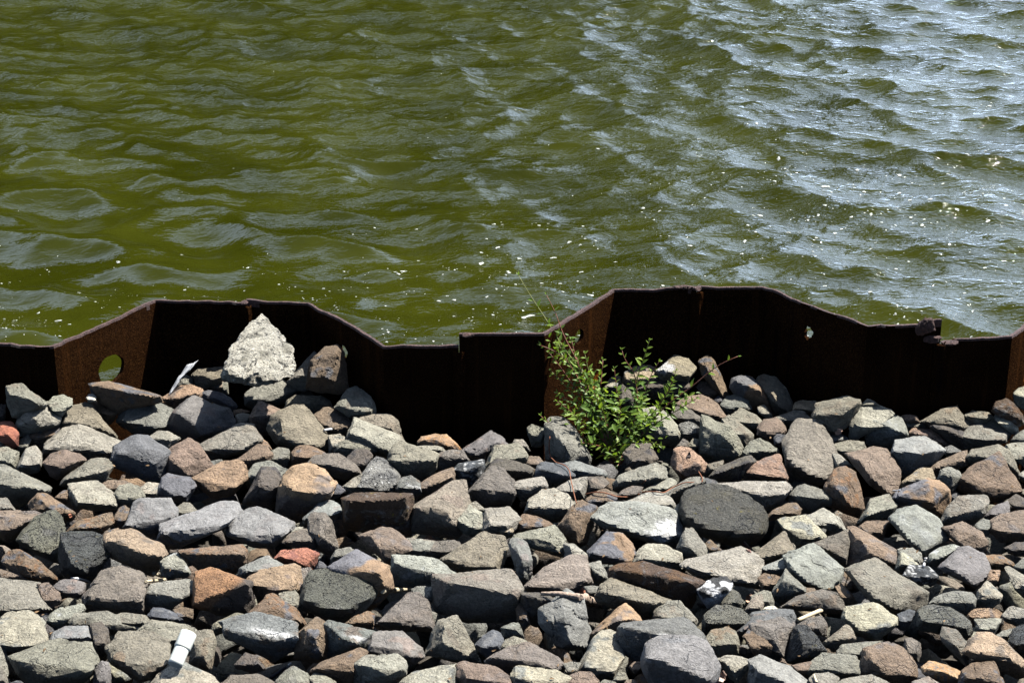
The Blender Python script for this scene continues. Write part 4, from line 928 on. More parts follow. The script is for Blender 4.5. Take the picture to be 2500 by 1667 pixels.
D y 226,29 231,25 240,22 245,35 238,45 228,40 | 229,31 238,33
D s 222,72 228,65 236,61 244,62 244,74 232,76
D l 219,76 226,73 244,74 245,90 236,94 230,86
D g 183,87 190,80 200,76 212,75 222,80 228,92 231,99 229,104 222,100 210,90 195,92 186,93 | 188,84 205,82 218,88
D b 176,107 186,97 200,89 213,82 218,86 224,97 230,106 234,115 226,121 213,124 200,120 192,116 180,115 | 180,104 192,104 197,112 202,119 # big brown pyramid rock # big brown pyramid shaped rock near the right edge
D s 159,105 162,97 169,94 178,98 180,103 175,108 174,114 169,120 164,112 | 164,100 172,102
D p 152,95 160,89 175,82 184,79 186,87 184,93 176,96 168,95 160,99 156,105 152,101 | 158,95 170,90 183,88
D e 163,78 171,75 180,80 173,84 167,85
D g 161,143 168,130 177,121 190,124 201,120 204,126 200,135 193,141 183,142 172,147 | 170,138 185,134 200,130
D c 200,138 208,129 221,124 222,135 212,139 205,143
D k 221,124 228,118 236,122 245,126 245,133 230,136
H p 207,1 215,-4 230,-7 245,-8 245,17 236,19 225,18 215,19 206,11 | 208,8 222,12 244,12 # reddish brown edge rock # reddish brown flat rock cut off by the right edge, black below
H s 192,5 199,0 208,2 207,9 202,15 195,10
D l 230,101 236,97 245,97 245,107 236,107
H n -4,31 5,26 12,20 23,11 28,22 31,28 25,33 15,37 4,42 -6,44 | 0,34 15,32 28,29
H E 25,33 34,27 49,22 56,26 65,34 74,43 70,54 69,64 60,65 52,62 42,58 34,54 29,46 | 28,40 42,54 58,62 68,61 # broad green grey rock # broad smooth green grey rock with fine scratches
H E 0,44 12,39 25,34 29,44 27,49 20,51 10,47
H m 49,22 64,16 79,10 81,20 80,36 78,42 73,40 67,33 58,27 | 58,25 72,27 78,35
H p 81,9 86,7 100,15 112,20 123,28 126,36 122,42 118,45 110,43 100,42 88,42 79,42 84,32 88,24 | 90,17 100,30 118,38 124,40 # reddish brown wedge # big reddish brown wedge rock with a black cleft at its left
H p 89,7 96,2 116,2 114,10 110,18 100,15 92,10
H g 77,45 85,41 99,37 105,37 113,43 125,48 136,56 149,64 150,71 147,79 134,81 122,82 112,79 103,74 95,64 87,54 | 82,47 92,58 104,71 122,80 # long grey diagonal slab # long rough grey slab lying diagonally down to the right
H g 123,28 127,26 137,26 144,30 145,38 143,43 137,41 130,33
H y 121,44 125,38 126,29 135,32 143,42 132,45 127,48
H X 128,50 130,45 134,41 150,42 160,51 154,55 142,58 132,55
H L 149,38 152,31 160,26 170,23 178,24 175,30 168,36 160,41 150,42 | 154,36 165,33 174,27
H c 160,43 165,38 170,32 178,26 186,25 200,32 206,43 206,49 199,56 192,60 184,55 176,51 166,47 | 166,41 178,48 192,59 # purple grey kite shaped rock # purple grey kite shaped rock above a deep black gap
H p 164,8 172,5 181,3 190,7 197,12 202,19 202,26 199,30 190,28 180,26 174,20 | 174,8 177,20 186,27 # square brown rock # square brown rock with a black left side near the right edge
H b 198,32 206,31 215,32 225,38 227,42 216,45 206,43
H k 218,25 228,21 245,20 245,32 230,32 222,30
H s 226,42 234,35 245,32 245,50 236,48 230,46
H g 219,44 222,42 234,48 245,56 245,72 236,70 228,62 222,52
H o 202,54 206,45 214,45 213,55 210,60
H y 193,70 195,63 203,55 210,60 216,67 213,74 206,78 198,76 192,74 | 198,66 208,70 214,70
H s 150,75 160,68 174,64 188,65 192,71 191,79 185,85 176,81 164,78 155,77 | 156,73 174,74 190,74
H G 142,82 147,78 156,77 170,79 180,85 188,92 189,98 186,106 178,101 168,97 154,96 146,98 142,94 | 146,90 160,91 184,96 # grey rock with white spots # broad grey rock with a few round white spots
H o 185,86 190,80 205,79 215,86 216,90 205,92 193,89
H l 192,89 205,88 216,88 214,94 208,103 200,103 193,98
H g 215,85 224,77 236,79 245,82 245,92 230,94 219,90
H s 208,104 216,99 228,96 232,100 224,108 215,108
H V 222,108 226,98 235,93 245,92 245,122 233,121 225,114
H y 75,87 78,78 86,75 102,75 115,81 123,87 122,93 116,98 110,104 103,107 93,104 86,101 80,94 | 79,88 90,98 103,103 118,94 # pale yellowish boulder # pale yellowish grey rounded boulder below the long diagonal slab
H D 122,94 124,84 133,80 139,81 136,90 131,97 126,97
H m 162,104 164,96 175,98 181,103 186,111 183,119 188,128 184,130 174,121 164,109 | 168,102 175,112 184,127
H m 130,106 136,105 143,110 144,118 142,126 136,122 130,115
H T 181,118 188,108 195,102 208,102 219,109 227,120 236,127 245,135 240,145 228,138 216,129 205,123 192,119 | 186,116 198,110 212,117 230,128 # long tan rock # long tan rock running down to the lower right corner
H O 146,131 152,126 162,128 176,133 182,138 178,148 165,146 152,140 147,136 | 150,132 165,135 178,141
H b 178,148 181,134 190,128 200,126 208,127 214,137 218,150 205,158 185,156 | 185,140 200,140 214,145
H p 89,137 91,124 95,115 109,109 116,109 122,115 130,117 138,127 139,137 134,142 124,143 114,139 103,140 92,140 | 96,117 104,128 112,137 135,138 # pink brown black sided rock # pink brown rock with a black left side close to the bottom edge
H s 68,118 75,111 85,109 97,108 111,107 103,113 95,117 91,127 82,121 72,119
H s 42,136 49,125 57,119 70,119 86,121 91,128 89,139 83,141 74,139 64,137 52,139 44,139 | 46,133 62,132 78,136 88,136
H g 44,142 50,137 62,136 71,140 71,148 60,153 48,152
H V 26,123 29,110 32,98 35,95 43,95 52,104 59,115 56,120 45,123 35,127 28,126 | 36,98 40,112 38,122 # dark glittery rock # dark glittery rock with a black left half
H m 34,94 44,88 56,86 61,93 60,104 52,101 43,95
H n 59,108 67,102 71,97 78,93 84,97 86,106 82,110 75,113 67,117 61,113 | 64,107 75,106 84,105
H d -6,83 17,80 31,81 34,87 34,94 28,97 10,93 -6,92
H m -6,93 20,88 31,94 30,106 27,120 25,123 14,116 5,110 -6,106 | 5,95 14,106 22,120
H e -6,126 4,122 15,126 29,131 40,140 48,148 40,156 -6,158 | 0,134 20,142 40,150
H p 30,129 40,127 49,125 44,134 41,139 33,134
H m 19,78 33,69 45,66 56,63 69,66 77,78 74,83 62,80 45,80 28,80 | 25,76 45,69 64,70 74,80
H b 69,60 74,57 81,64 88,74 80,76 76,77 72,68
H s 12,65 18,57 23,50 25,45 31,50 37,56 42,62 42,66 34,71 22,73 13,70 | 22,54 32,58 41,63
H b 0,52 6,48 20,51 17,58 12,64 5,63
H g -6,68 5,63 11,65 14,73 13,78 4,80 -6,80
H p 40,61 50,61 54,66 45,69
H g 66,148 75,142 88,141 100,138 110,142 118,146 118,154 70,156
H q 136,144 144,140 150,139 160,145 160,154 138,154
H w 3,80 7,77 14,76 20,80 16,82 6,82
G e 16,22 20,18 26,17 31,20 33,27 35,36 35,47 32,56 28,59 24,54 23,42 19,31 | 22,24 27,36 29,52
G g 18,18 22,14 37,10 55,6 61,10 65,17 65,25 63,33 56,29 48,24 40,24 30,24 | 22,17 38,17 52,20 62,30
G q 29,59 38,50 46,44 62,36 70,33 83,34 87,41 90,50 89,56 83,61 77,66 65,66 50,67 36,66 30,62 | 33,59 50,61 70,62 87,54 # broad warm brown slab # broad warm brown slab above the grey driftwood
G l 64,22 72,22 80,27 87,33 86,39 76,36 65,36 | 69,24 72,33
G g 86,40 96,37 100,44 103,52 99,58 92,55 89,48 | 90,46 98,50
G F 85,29 93,19 102,12 115,14 123,22 128,34 125,41 117,41 107,38 95,37 87,37 | 89,30 102,30 115,34 124,38 # blue and brown rock # rounded rock, blue black above and brown on the right
G l 126,38 130,29 139,22 150,23 167,30 169,40 168,44 155,45 140,42 | 131,35 148,37 166,38
G K 105,46 113,41 123,40 135,39 150,42 170,47 186,54 185,62 179,68 175,77 166,74 156,69 135,60 120,54 106,53 | 110,45 130,46 150,50 172,55 183,57 # long brown mossy rock # long dark brown rock with mossy yellow green underside
G g 164,25 168,15 172,9 178,9 185,18 190,25 192,32 187,37 178,38 170,35 | 171,14 176,26 184,34
G b 189,22 193,18 198,23 204,28 195,33 191,30
G l 168,41 174,36 188,34 203,28 218,27 230,30 237,37 237,52 236,60 225,61 212,58 200,55 188,53 178,46 | 172,42 192,48 212,55 234,57 # broad pale grey rock # broad pale grey rock behind the black and white rock
G Z 180,62 187,56 196,52 206,52 212,57 211,63 205,72 200,77 191,79 186,74 | 184,63 195,68 206,62 # black and white rock # black rock heavily splashed with white
G G 203,75 208,67 212,62 218,65 223,74 222,82 212,80
G G 186,95 189,85 199,77 210,77 220,80 228,87 226,94 217,99 205,97 196,101 188,103 | 190,92 205,90 222,92
G g 143,86 146,78 156,73 166,73 174,79 181,88 179,94 168,92 155,92 144,91 | 147,85 160,88 178,90
G n 92,69 98,58 107,53 117,55 133,60 150,67 160,72 150,75 144,84 143,91 133,89 122,80 108,76 95,73 | 97,64 112,68 128,72 144,74 # olive grey ridged rock # olive grey ridged rock with dark front to the right of the driftwood
G s 82,60 88,59 96,60 97,64 92,69 84,66
G k 25,66 42,66 52,70 60,72 54,78 46,88 42,94 34,92 28,80 | 30,68 45,71
G e 43,80 53,74 60,69 67,63 76,67 80,72 82,83 86,97 88,111 80,113 72,114 58,111 53,101 44,92 | 62,72 64,86 70,110 # upright slate blue rock # tall upright slate blue rock standing in front of the driftwood
G b 22,80 25,74 31,79 34,92 30,97 23,91
G s 9,96 18,92 24,92 28,100 29,106 20,107 10,106 | 12,96 20,97 27,102
G O 87,101 100,89 112,79 118,75 125,80 133,91 125,95 117,94 115,104 106,103 96,102 88,107 | 92,100 110,90 124,88 # pointed orange brown rock # pointed orange brown rock right of the upright slate blue rock
G y 73,138 80,130 85,116 90,106 97,99 105,98 111,102 113,109 116,120 114,130 107,140 98,138 90,137 80,137 | 82,129 95,131 108,135 # tall cream grey rock # tall cream grey rock near the bottom edge below the pointed orange brown one
G S 114,98 119,93 140,91 168,89 176,93 185,101 190,111 180,116 160,120 145,126 134,129 124,125 116,115 | 117,95 128,98 150,102 170,99 182,107 # grey topped black rock # long rock with blue grey top, white right end and black front
G h 134,123 138,112 145,107 158,105 178,106 188,110 195,120 199,129 197,141 190,152 170,158 148,155 140,142 135,132 | 138,124 150,124 175,132 192,142 # large smooth grey boulder # largest smooth mid grey boulder at the bottom edge
G n 188,110 195,99 208,96 215,100 218,111 217,118 206,122 197,124 191,116 | 193,112 205,110 216,110
G d 215,100 222,93 232,85 240,84 244,92 236,97 228,101 222,106 217,105
G b 223,104 229,97 237,94 244,100 250,112 240,125 232,120 226,112
G l 199,124 208,121 220,122 231,126 223,135 217,144 211,140 208,130 | 206,126 214,136
G y 18,139 23,131 33,131 46,135 56,134 68,140 66,150 45,156 20,154 | 22,140 40,146 60,144 # cream bottom rock # pale cream grey low rock cut off by the bottom edge
G p 64,146 68,139 78,135 88,136 94,143 95,152 66,154
G g 107,143 112,135 118,136 121,142 115,146
G p 122,130 126,126 134,126 131,133 127,137
G g 63,128 70,126 79,127 76,134 71,140
G q 224,80 230,70 238,66 241,73 238,82 230,86
G p 115,148 120,142 126,142 132,150 120,156
G s 94,146 100,142 110,144 112,152 96,154
G t 3,4 10,2 20,3 19,11 14,17 8,13"""
TILE = {'A': (0, 880, 3.6185), 'B': (600, 880, 3.6185), 'C': (1200, 880, 3.6185), 'D': (1850, 880, 3.6185),
        'E': (0, 1267, 3.6185), 'F': (600, 1267, 3.6185), 'G': (1200, 1267, 3.6185), 'H': (1850, 1267, 3.6185),
        'O': (0, 680, 2.352), 'N': (1600, 640, 2.6133)}
def simplify(P, tol):
    # keep the corners that matter, so that the edges between them stay straight
    P = [tuple(p_) for p_ in P]
    while len(P) > 5:
        n = len(P); best, bi = 1e9, -1
        for i in range(n):
            a, b, c = np.array(P[i - 1]), np.array(P[i]), np.array(P[(i + 1) % n])
            e = c - a; dd = abs(e[0] * (b - a)[1] - e[1] * (b - a)[0]) / (np.linalg.norm(e) + 1e-6)
            if dd < best: best, bi = dd, i
        if best > tol: break
        P.pop(bi)
    return np.array(P)
def parse():
    out = []
    for ln in ROCKS.strip().split('\n'):
        parts = [s.strip() for s in ln.split('#')]
        geo = parts[0].split('|')
        tk = geo[0].split()
        ox, oy, sc = TILE[tk[0]]
        cv = lambda toks: np.array([[ox + float(a.split(',')[0]) * 10 / sc, oy + float(a.split(',')[1]) * 10 / sc] for a in toks])
        out.append(dict(code=tk[1], poly=cv(tk[2:]), ridge=cv(geo[1].split()) if len(geo) > 1 and geo[1].strip() else None,
                        ref=parts[1] if len(parts) > 1 else None, label=parts[2] if len(parts) > 2 else None))
    return out
RK = parse()  # tile C: shade left of tan and pink rocks is built as dark rocks
for i, r in enumerate(RK):
    P = r['poly']; x, y = P[:, 0], P[:, 1]
    r['area'] = 0.5 * abs(np.dot(x, np.roll(y, -1)) - np.dot(y, np.roll(x, -1)))
    r['c'] = (P.min(0) + P.max(0)) / 2
    r['wh'] = P.max(0) - P.min(0)
    # part of the outline that lies in the frame
    xi = np.clip([P[:, 0].min(), P[:, 0].max()], 0, 2500); yi = np.clip([P[:, 1].min(), P[:, 1].max()], 0, 1667)
    r['vis'] = (xi[1] - xi[0]) * (yi[1] - yi[0]) / max(1, r['wh'][0] * r['wh'][1]) * r['area']
    r['i'] = i

TILT0 = 0.9
def build_rock(r, level):
    rr = random.Random(r['i'] * 7 + 3); P = r['poly'] if r['code'] in 'GVvPWThOw' else simplify(r['poly'], 0.07 * math.sqrt(r['area'])); c = r['c']; wh = r['wh']
    mn = min(wh[0], wh[1]); sz = math.sqrt(r['area'])
    # distance: where the line of sight through the lower part of the outline meets the pile
    v0 = P[:, 1].max() - 0.30 * wh[1]; dr = ray(c[0], v0)
    und = rr.uniform(-0.75, 0.05)
    TILT = {'W': 1.5, 'w': 1.2, 'r': 1.5, 'y': 1.1, 'l': 1.05}.get(r['code'], TILT0) * (rr.uniform(0.72, 1.15) if r['code'] != 'W' else 1)
    tt = (gz(0, -0.6) + 0.02 - CAM[2]) / dr[2]
    if r['code'] in 'rw' and r['c'][1] < 1200: tt -= 0.07 if r['code'] == 'r' else 0.2
    y = CAM[1] + dr[1] * tt
    yl = float(prof_y(CAM[0] + dr[0] * tt)) - 0.35 * wh[0] / 900 - 0.035
    if y > yl: tt = (yl - CAM[1]) / dr[1]
    d = tt; s = d / FPX
    cx, cy = c
    def W(u, v, dd): return CAM + ray(u, v) * dd
    rg = r['ridge']
    if rg is None: rg = np.array([[cx - wh[0] * .25, cy + wh[1] * .12], [cx + wh[0] * .25, cy + wh[1] * .08]])
    t = (rr.uniform(0.36, 0.62) if r['code'] != 'W' else 0.3) * min(mn, sz) * s
    vr = float(np.mean(rg[:, 1])) * 0.8 + 0.2 * v0
    og = 0.0 if r['code'] in 'Ww' else (0.03 if r['ref'] == 'long brown slab' else 0.12)
    st_ = rr.getstate()
    for _it in range(4):
        rr.setstate(st_); pts = []
        s = d / FPX
        dep = lambda v: d + TILT * (vr - v) * s * (1.0 if v < vr else und)
        for (u, v) in P: pts.append(W(cx + (u - cx) * (1 + og * sz / wh[0]), cy + (v - cy) * (1 + og * sz / wh[1]), dep(v)))
        for (u, v) in rg: pts.append(W(u, v, dep(v) - t * rr.uniform(0.85, 1.15)))
        for (u, v) in (P[::2] if r['code'] != 'W' else []):
            a = rr.uniform(0.74, 0.95)
            u, v = cx + (u - cx) * 1.06 * a, cy + (v - cy) * 1.06 * a
            pts.append(W(u, v, dep(v) - t * rr.uniform(0.2, 0.62)))
        for k in range(2 if sz > 60 else 1):
            q_ = P[rr.randrange(len(P))]; a = rr.uniform(0.35, 0.6)
            u, v = cx + (q_[0] - cx) * a, cy + (q_[1] - cy) * a
            pts.append(W(u, v, dep(v) - t * rr.uniform(0.55, 0.85)))
        for k, (u, v) in enumerate(P):
            a = 0.84
            pts.append(W(cx + (u - cx) * a, cy + (v - cy) * a, dep(cy + (v - cy) * a) + 0.42 * mn * s))
        A_ = np.array(pts)
        ex = float(np.max(A_[:, 1] - (prof_y(A_[:, 0]) - 0.022)))
        if ex <= 0.001: break
        d -= ex / _F[1]
    pts = np.array(pts)
    c3, Q, F, size = shape_from_hull(pts, level, 260, {'W': 1.5, 'V': .9, 'G': .8, 'v': .5, 'P': .7, 'h': .6, 'q': .8}.get(r['code'], 1.0), r['i'] + 1, 0 if r['code'] == 'W' else 7)
    rel = Q + c3 - CAM
    dz = rel @ _F
    uu = 1250 + (rel @ _R) / dz * FPX; vv = 833.5 - (rel @ _U) / dz * FPX
    ab = np.stack([(uu - cx) / (wh[0] / 2), (vv - cy) / (wh[1] / 2)], 1)
    C = rock_colour(r['code'], Q, size, r['i'] + 1, ab, rr)
    return c3, Q, F, C

order = sorted(range(len(RK)), key=lambda i: (RK[i]['ref'] is None, -RK[i]['vis']))
single = set(order[:300])
# ---- labels
marks = [r for r in RK if r['ref'] and r['i'] in single]
bigs = sorted(r['area'] for r in RK)
DIRS = ['right of', 'above right of', 'above', 'above left of', 'left of', 'below left of', 'below', 'below right of']
used = set()
def auto_label(r):
    w_, h_ = r['wh']; a = r['area']
    size = 'small' if a < 3600 else ('big' if a > 12500 else '')
    asp = w_ / h_
    shp = 'long' if asp > 2.1 else ('tall' if asp < 0.72 else '')
    colr = PAL[r['code']][2]
    cand = sorted(marks, key=lambda m_: np.hypot(*(m_['c'] - r['c'])) - 0.35 * math.sqrt(m_['area']))
    for m_ in cand[:6]:
        dx, dy = r['c'] - m_['c']
        k = int(round(math.atan2(-dy, dx) / (math.pi / 4))) % 8
        gap = math.hypot(dx, dy) - 0.5 * (math.sqrt(a) + math.sqrt(m_['area']))
        pre = 'just' if gap < 40 else 'further'
        key = (k, m_['i'], pre)
        if key in used: continue
        used.add(key)
        wd = [size, shp, colr, 'rock', pre if pre == 'just' else '', DIRS[k], 'the', m_['ref']]
        txt = ' '.join(x for x in wd if x)
        if len(txt.split()) > 16: txt = txt.replace(shp + ' ', '', 1)
        return txt, key
    m_ = cand[0]; dx, dy = r['c'] - m_['c']; k = int(round(math.atan2(-dy, dx) / (math.pi / 4))) % 8
    for extra in ('second rock', 'third rock', 'fourth rock', 'fifth rock'):
        key = (k, m_['i'], extra)
        if key not in used:
            used.add(key)
            return ' '.join(x for x in [size, shp, colr, 'rock,', extra, DIRS[k], 'the', m_['ref']] if x), key
    return 'unplaced', None
labels = {}
for i in sorted(single, key=lambda i: min([np.hypot(*(m_['c'] - RK[i]['c'])) for m_ in marks] + [9e9])):
    r = RK[i]
    labels[i] = r['label'] if r['label'] else auto_label(r)[0]

BV, BF, boff = [], [], 0
stuffV, stuffF, stuffC, soff = [], [], [], 0
for i, r in enumerate(RK):
    sz = math.sqrt(r['area'])
    one = i in single
    lv = 5 if r['code'] == 'W' else (4 if (one and sz > 58) else 3)
    c3, Q, F, C = build_rock(r, lv)
    BV.append(Q + c3); BF.append(F + boff); boff += len(Q)
    if one:
        name = 'rock'
        if r['code'] == 'r': name = 'brick_fragment'
        elif r['code'] == 'W': name = 'boulder'
        elif sz < 40: name = 'pebble'
        me = mesh_np(name, Q, F, True, C)
        crease(me, Q, F)
        me.materials.append(MAT_OF.get(r['code'], M_ROCK))
        o = bpy.data.objects.new(name, me); o.location = c3; COL.objects.link(o)
        tag(o, labels[i], 'boulder' if r['code'] == 'W' else ('brick' if r['code'] == 'r' else 'rock'), 'loose rocks piled on the bank')
    else:
        stuffV.append(Q + c3); stuffF.append(F + soff); stuffC.append(C); soff += len(Q)

# ---- smaller stones below and between, and the pile beyond the frame
rn = random.Random(5); codes = 'ggglllnsssEembbpkktoqdcy'
def in_view(x, y, z, m_=60):
    rel = np.array([x, y, z]) - CAM; dz = rel @ _F
    if dz < 0.5: return False
    u = 1250 + rel[0] / dz * FPX; v = 833.5 - (rel @ _U) / dz * FPX
    return -m_ < u < 2500 + m_ and v < 1667 + m_
gx = -3.6
cells = []
while gx < 3.6:
    gy = -3.4
    while gy < 0.32:
        cells.append((gx, gy)); gy += 0.088
    gx += 0.088
for n_, (gx, gy) in enumerate(cells):
    x = gx + rn.uniform(-.035, .035); y = gy + rn.uniform(-.035, .035)
    yw = float(prof_y(x))
    rad = rn.uniform(0.042, 0.072)
    if y > yw - 0.035 - rad * .5: continue
    iv = in_view(x, y, gz(x, y))
    if iv:
        z = gz(x, y) - 0.195 + rn.uniform(-.015, .012)
    else:
        z = gz(x, y) - 0.02 + rn.uniform(-.03, .03); rad *= 1.35
        if rn.random() < 0.25: continue
    ax = np.array([rn.uniform(.8, 1.35), rn.uniform(.75, 1.1), rn.uniform(.75, 1.05)]) * rad
    th = rn.uniform(0, 6.28); cs, sn = math.cos(th), math.sin(th)
    pp = []
    for k in range(13):
        v_ = np.array([rn.gauss(0, 1), rn.gauss(0, 1), rn.gauss(0, 1)]); v_ /= np.linalg.norm(v_); v_ *= ax
        pp.append([v_[0] * cs - v_[1] * sn, v_[0] * sn + v_[1] * cs, v_[2]])
    pp = np.array(pp) + np.array([x, y, z])
    c3, Q, F, size = shape_from_hull(pp, 2, 40, 0.9, n_, 0)
    cd_ = rn.choice(codes)
    C = rock_colour(cd_, Q, size, n_, np.zeros((len(Q), 2)), rn)
    stuffV.append(Q + c3); stuffF.append(F + soff); stuffC.append(C); soff += len(Q)
TB = BVHTree.FromPolygons([tuple(v) for v in np.vstack(BV + stuffV).tolist()], [tuple(f) for f in np.vstack(BF + [f_ + boff for f_ in stuffF]).tolist()], all_triangles=True)
for n_ in range(1500):
    x = rn.uniform(-1.9, 1.9); y = rn.uniform(-1.6, 0.27)
    if y > float(prof_y(x)) - 0.03: continue
    h_ = TB.ray_cast(Vector((x, y, 0.5)), Vector((0, 0, -1)))
    z = gz(x, y) - 0.16 if h_[0] is None else h_[0].z
    if z > gz(x, y) - 0.06: continue
    rad = rn.uniform(0.007, 0.019)
    pp = [[rn.gauss(0, rad * .7) + x, rn.gauss(0, rad * .7) + y, rn.gauss(0, rad * .45) + z + rad * .4] for _k in range(9)]
    c3, Q, F, size = shape_from_hull(np.array(pp), 1, 60, 0.5, n_, 0)
    C = rock_colour(rn.choice(codes), Q, size, n_, np.zeros((len(Q), 2)), rn)
    stuffV.append(Q + c3); stuffF.append(F + soff); stuffC.append(C); soff += len(Q)
me = mesh_np('small_stones', np.vstack(stuffV), np.vstack(stuffF), True, np.vstack(stuffC))
tag(obj('small_stones', me, M_ROCK), 'smaller grey and brown stones filling the gaps of the rock pile', 'stones', kind='stuff')
BV += [np.vstack(stuffV)]; BF += [np.vstack(stuffF) + boff]
BVH = BVHTree.FromPolygons([tuple(v) for v in np.vstack(BV).tolist()], [tuple(f) for f in np.vstack(BF).tolist()], all_triangles=True)

def hit(u, v, lift=0.0):
    d = Vector(ray(u, v)).normalized()
    h = BVH.ray_cast(Vector(CAM), d)
    if h[0] is None:
        t_ = (gz(0, 0) - CAM[2]) / d.z
        pt = Vector(CAM) + d * t_
        if pt.y > prof_y(pt.x) - 0.03: pt = Vector(CAM) + d * ((float(prof_y(pt.x)) - 0.05 - CAM[1]) / d.y)
        return pt
    return h[0] - d * lift + Vector((0, 0, lift * 0.3))
def T(tile, x, y):
    ox, oy, s_ = TILE[tile]; return ox + x * 10 / s_, oy + y * 10 / s_

def tube(pts, radii, K=8, seed=0, rough=0.0, cap=True):
    pts = [Vector(p_) for p_ in pts]; rr = random.Random(seed)
    V, F = [], []
    prev = None
    for i_, p_ in enumerate(pts):
        a = pts[max(i_ - 1, 0)]; b = pts[min(i_ + 1, len(pts) - 1)]
        tg = (b - a).normalized()
        if prev is None:
            nrm = tg.orthogonal().normalized()
        else:
            nrm = (prev - tg * prev.dot(tg)).normalized()
        prev = nrm; bi = tg.cross(nrm)
        for k in range(K):
            an = 2 * math.pi * k / K; rj = radii[i_] * (1 + rr.uniform(-rough, rough))
            V.append(p_ + (nrm * math.cos(an) + bi * math.sin(an)) * rj)
    n = len(pts)
    for i_ in range(n - 1):
        for k in range(K):
            F.append((i_ * K + k, i_ * K + (k + 1) % K, (i_ + 1) * K + (k + 1) % K, (i_ + 1) * K + k))
    me = bpy.data.meshes.new('tube')
    fs = [tuple(f) for f in F]
    if cap: fs += [tuple(range(K))[::-1], tuple((n - 1) * K + k for k in range(K))]
    me.from_pydata([tuple(v) for v in V], [], fs); 
    for pl in me.polygons: pl.use_smooth = len(pl.vertices) == 4
    return me

def resample(pts, n):
    pts = np.array([list(p_) for p_ in pts]); L = np.concatenate([[0], np.cumsum(np.linalg.norm(np.diff(pts, axis=0), axis=1))])
    s_ = np.linspace(0, L[-1], n)
    P_ = np.stack([np.interp(s_, L, pts[:, k]) for k in range(3)], 1)
    for _ in range(2): P_[1:-1] = (P_[:-2] + 2 * P_[1:-1] + P_[2:]) / 4
    return P_

# ---------------------------------------------------------------- foam flecks riding on the waves
def build_foam():
    r = random.Random(21); V, F = [], []
    tries = []
    def add(u, v, px):
        d = ray(u, v); t_ = (WATER_Z - CAM[2]) / d[2]; P_ = CAM + d * t_
        if P_[1] < 0.36: return
        tries.append((P_[0], P_[1], px * t_ / FPX * r.uniform(.13, .34)))
        if r.random() < 0.45:
            for _k in range(r.randint(1, 6)): tries.append((P_[0] + r.gauss(0, .035), P_[1] + r.gauss(0, .03), px * t_ / FPX * r.uniform(.05, .13)))
    for _ in range(380):     # drift lines close to the wall
        u = r.uniform(-80, 2580); v = 840 - abs(r.gauss(0, 120)); add(u, v, r.choice([3, 4, 4, 5, 5, 6, 7, 9, 14]) * r.uniform(.8, 1.2))
    for _ in range(260):
        u = r.gauss(2150, 280); v = r.gauss(480, 75) + (u - 2150) * 0.12; add(u, v, r.choice([3, 4, 5, 6, 9, 12]))
    for _ in range(80):
        u = r.gauss(1500, 300); v = r.gauss(640, 60); add(u, v, r.choice([3, 4, 5, 6, 9, 14]))
    for _ in range(110):
        add(r.uniform(-80, 2580), r.uniform(60, 800), r.choice([2.5, 3, 4]))
    n0 = 0
    for (x, y, rad) in tries:
        K = 10; el = r.uniform(1.0, 1.9); th = r.uniform(-.5, .5); ph = r.uniform(0, 6.28)
        ring = []
        for k in range(K):
            a = 2 * math.pi * k / K; q_ = rad * (1 + 0.25 * math.sin(2 * a + ph) + 0.18 * math.sin(3 * a + 2 * ph) + r.uniform(-.2, .2))
            lx, ly = q_ * math.cos(a) * el, q_ * math.sin(a) * 1.4
            ring.append((x + lx * math.cos(th) - ly * math.sin(th), y + lx * math.sin(th) + ly * math.cos(th)))
        for sc_, up in ((1.0, 0.0015), (0.7, 0.0015 + rad * 0.18), (0.01, 0.0015 + rad * 0.22)):
            for (px, py) in ring: V.append((x + (px - x) * sc_, y + (py - y) * sc_, up))
        for L in (0, 1):
            for k in range(K): F.append((n0 + L * K + k, n0 + L * K + (k + 1) % K, n0 + (L + 1) * K + (k + 1) % K, n0 + (L + 1) * K + k))
        n0 += 3 * K
    V = np.array(V); dx, dy, dz = waves(V[:, 0], V[:, 1])
    V2 = np.stack([V[:, 0] + dx, V[:, 1] + dy, WATER_Z + dz + V[:, 2]], 1)
    return mesh_np('foam', V2, np.array(F), True)
m, t, p = new_mat('foam_bubbles'); q = NT(t)
pos = q.n('ShaderNodeNewGeometry').outputs['Position']
n1 = q.vor(pos, 160)
q.lk(q.mix(q.mr(n1, 0.1, 0.5, 0, 1), (0.12, 0.14, 0.09), (0.42, 0.44, 0.40)), p.inputs['Base Color'])
p.inputs['Roughness'].default_value = 0.5
q.lk(q.bump(n1, 0.8, 0.004), p.inputs['Normal'])
tag(obj('foam', build_foam(), m), 'white foam flecks and bubbles drifting on the green water', 'foam', kind='stuff')

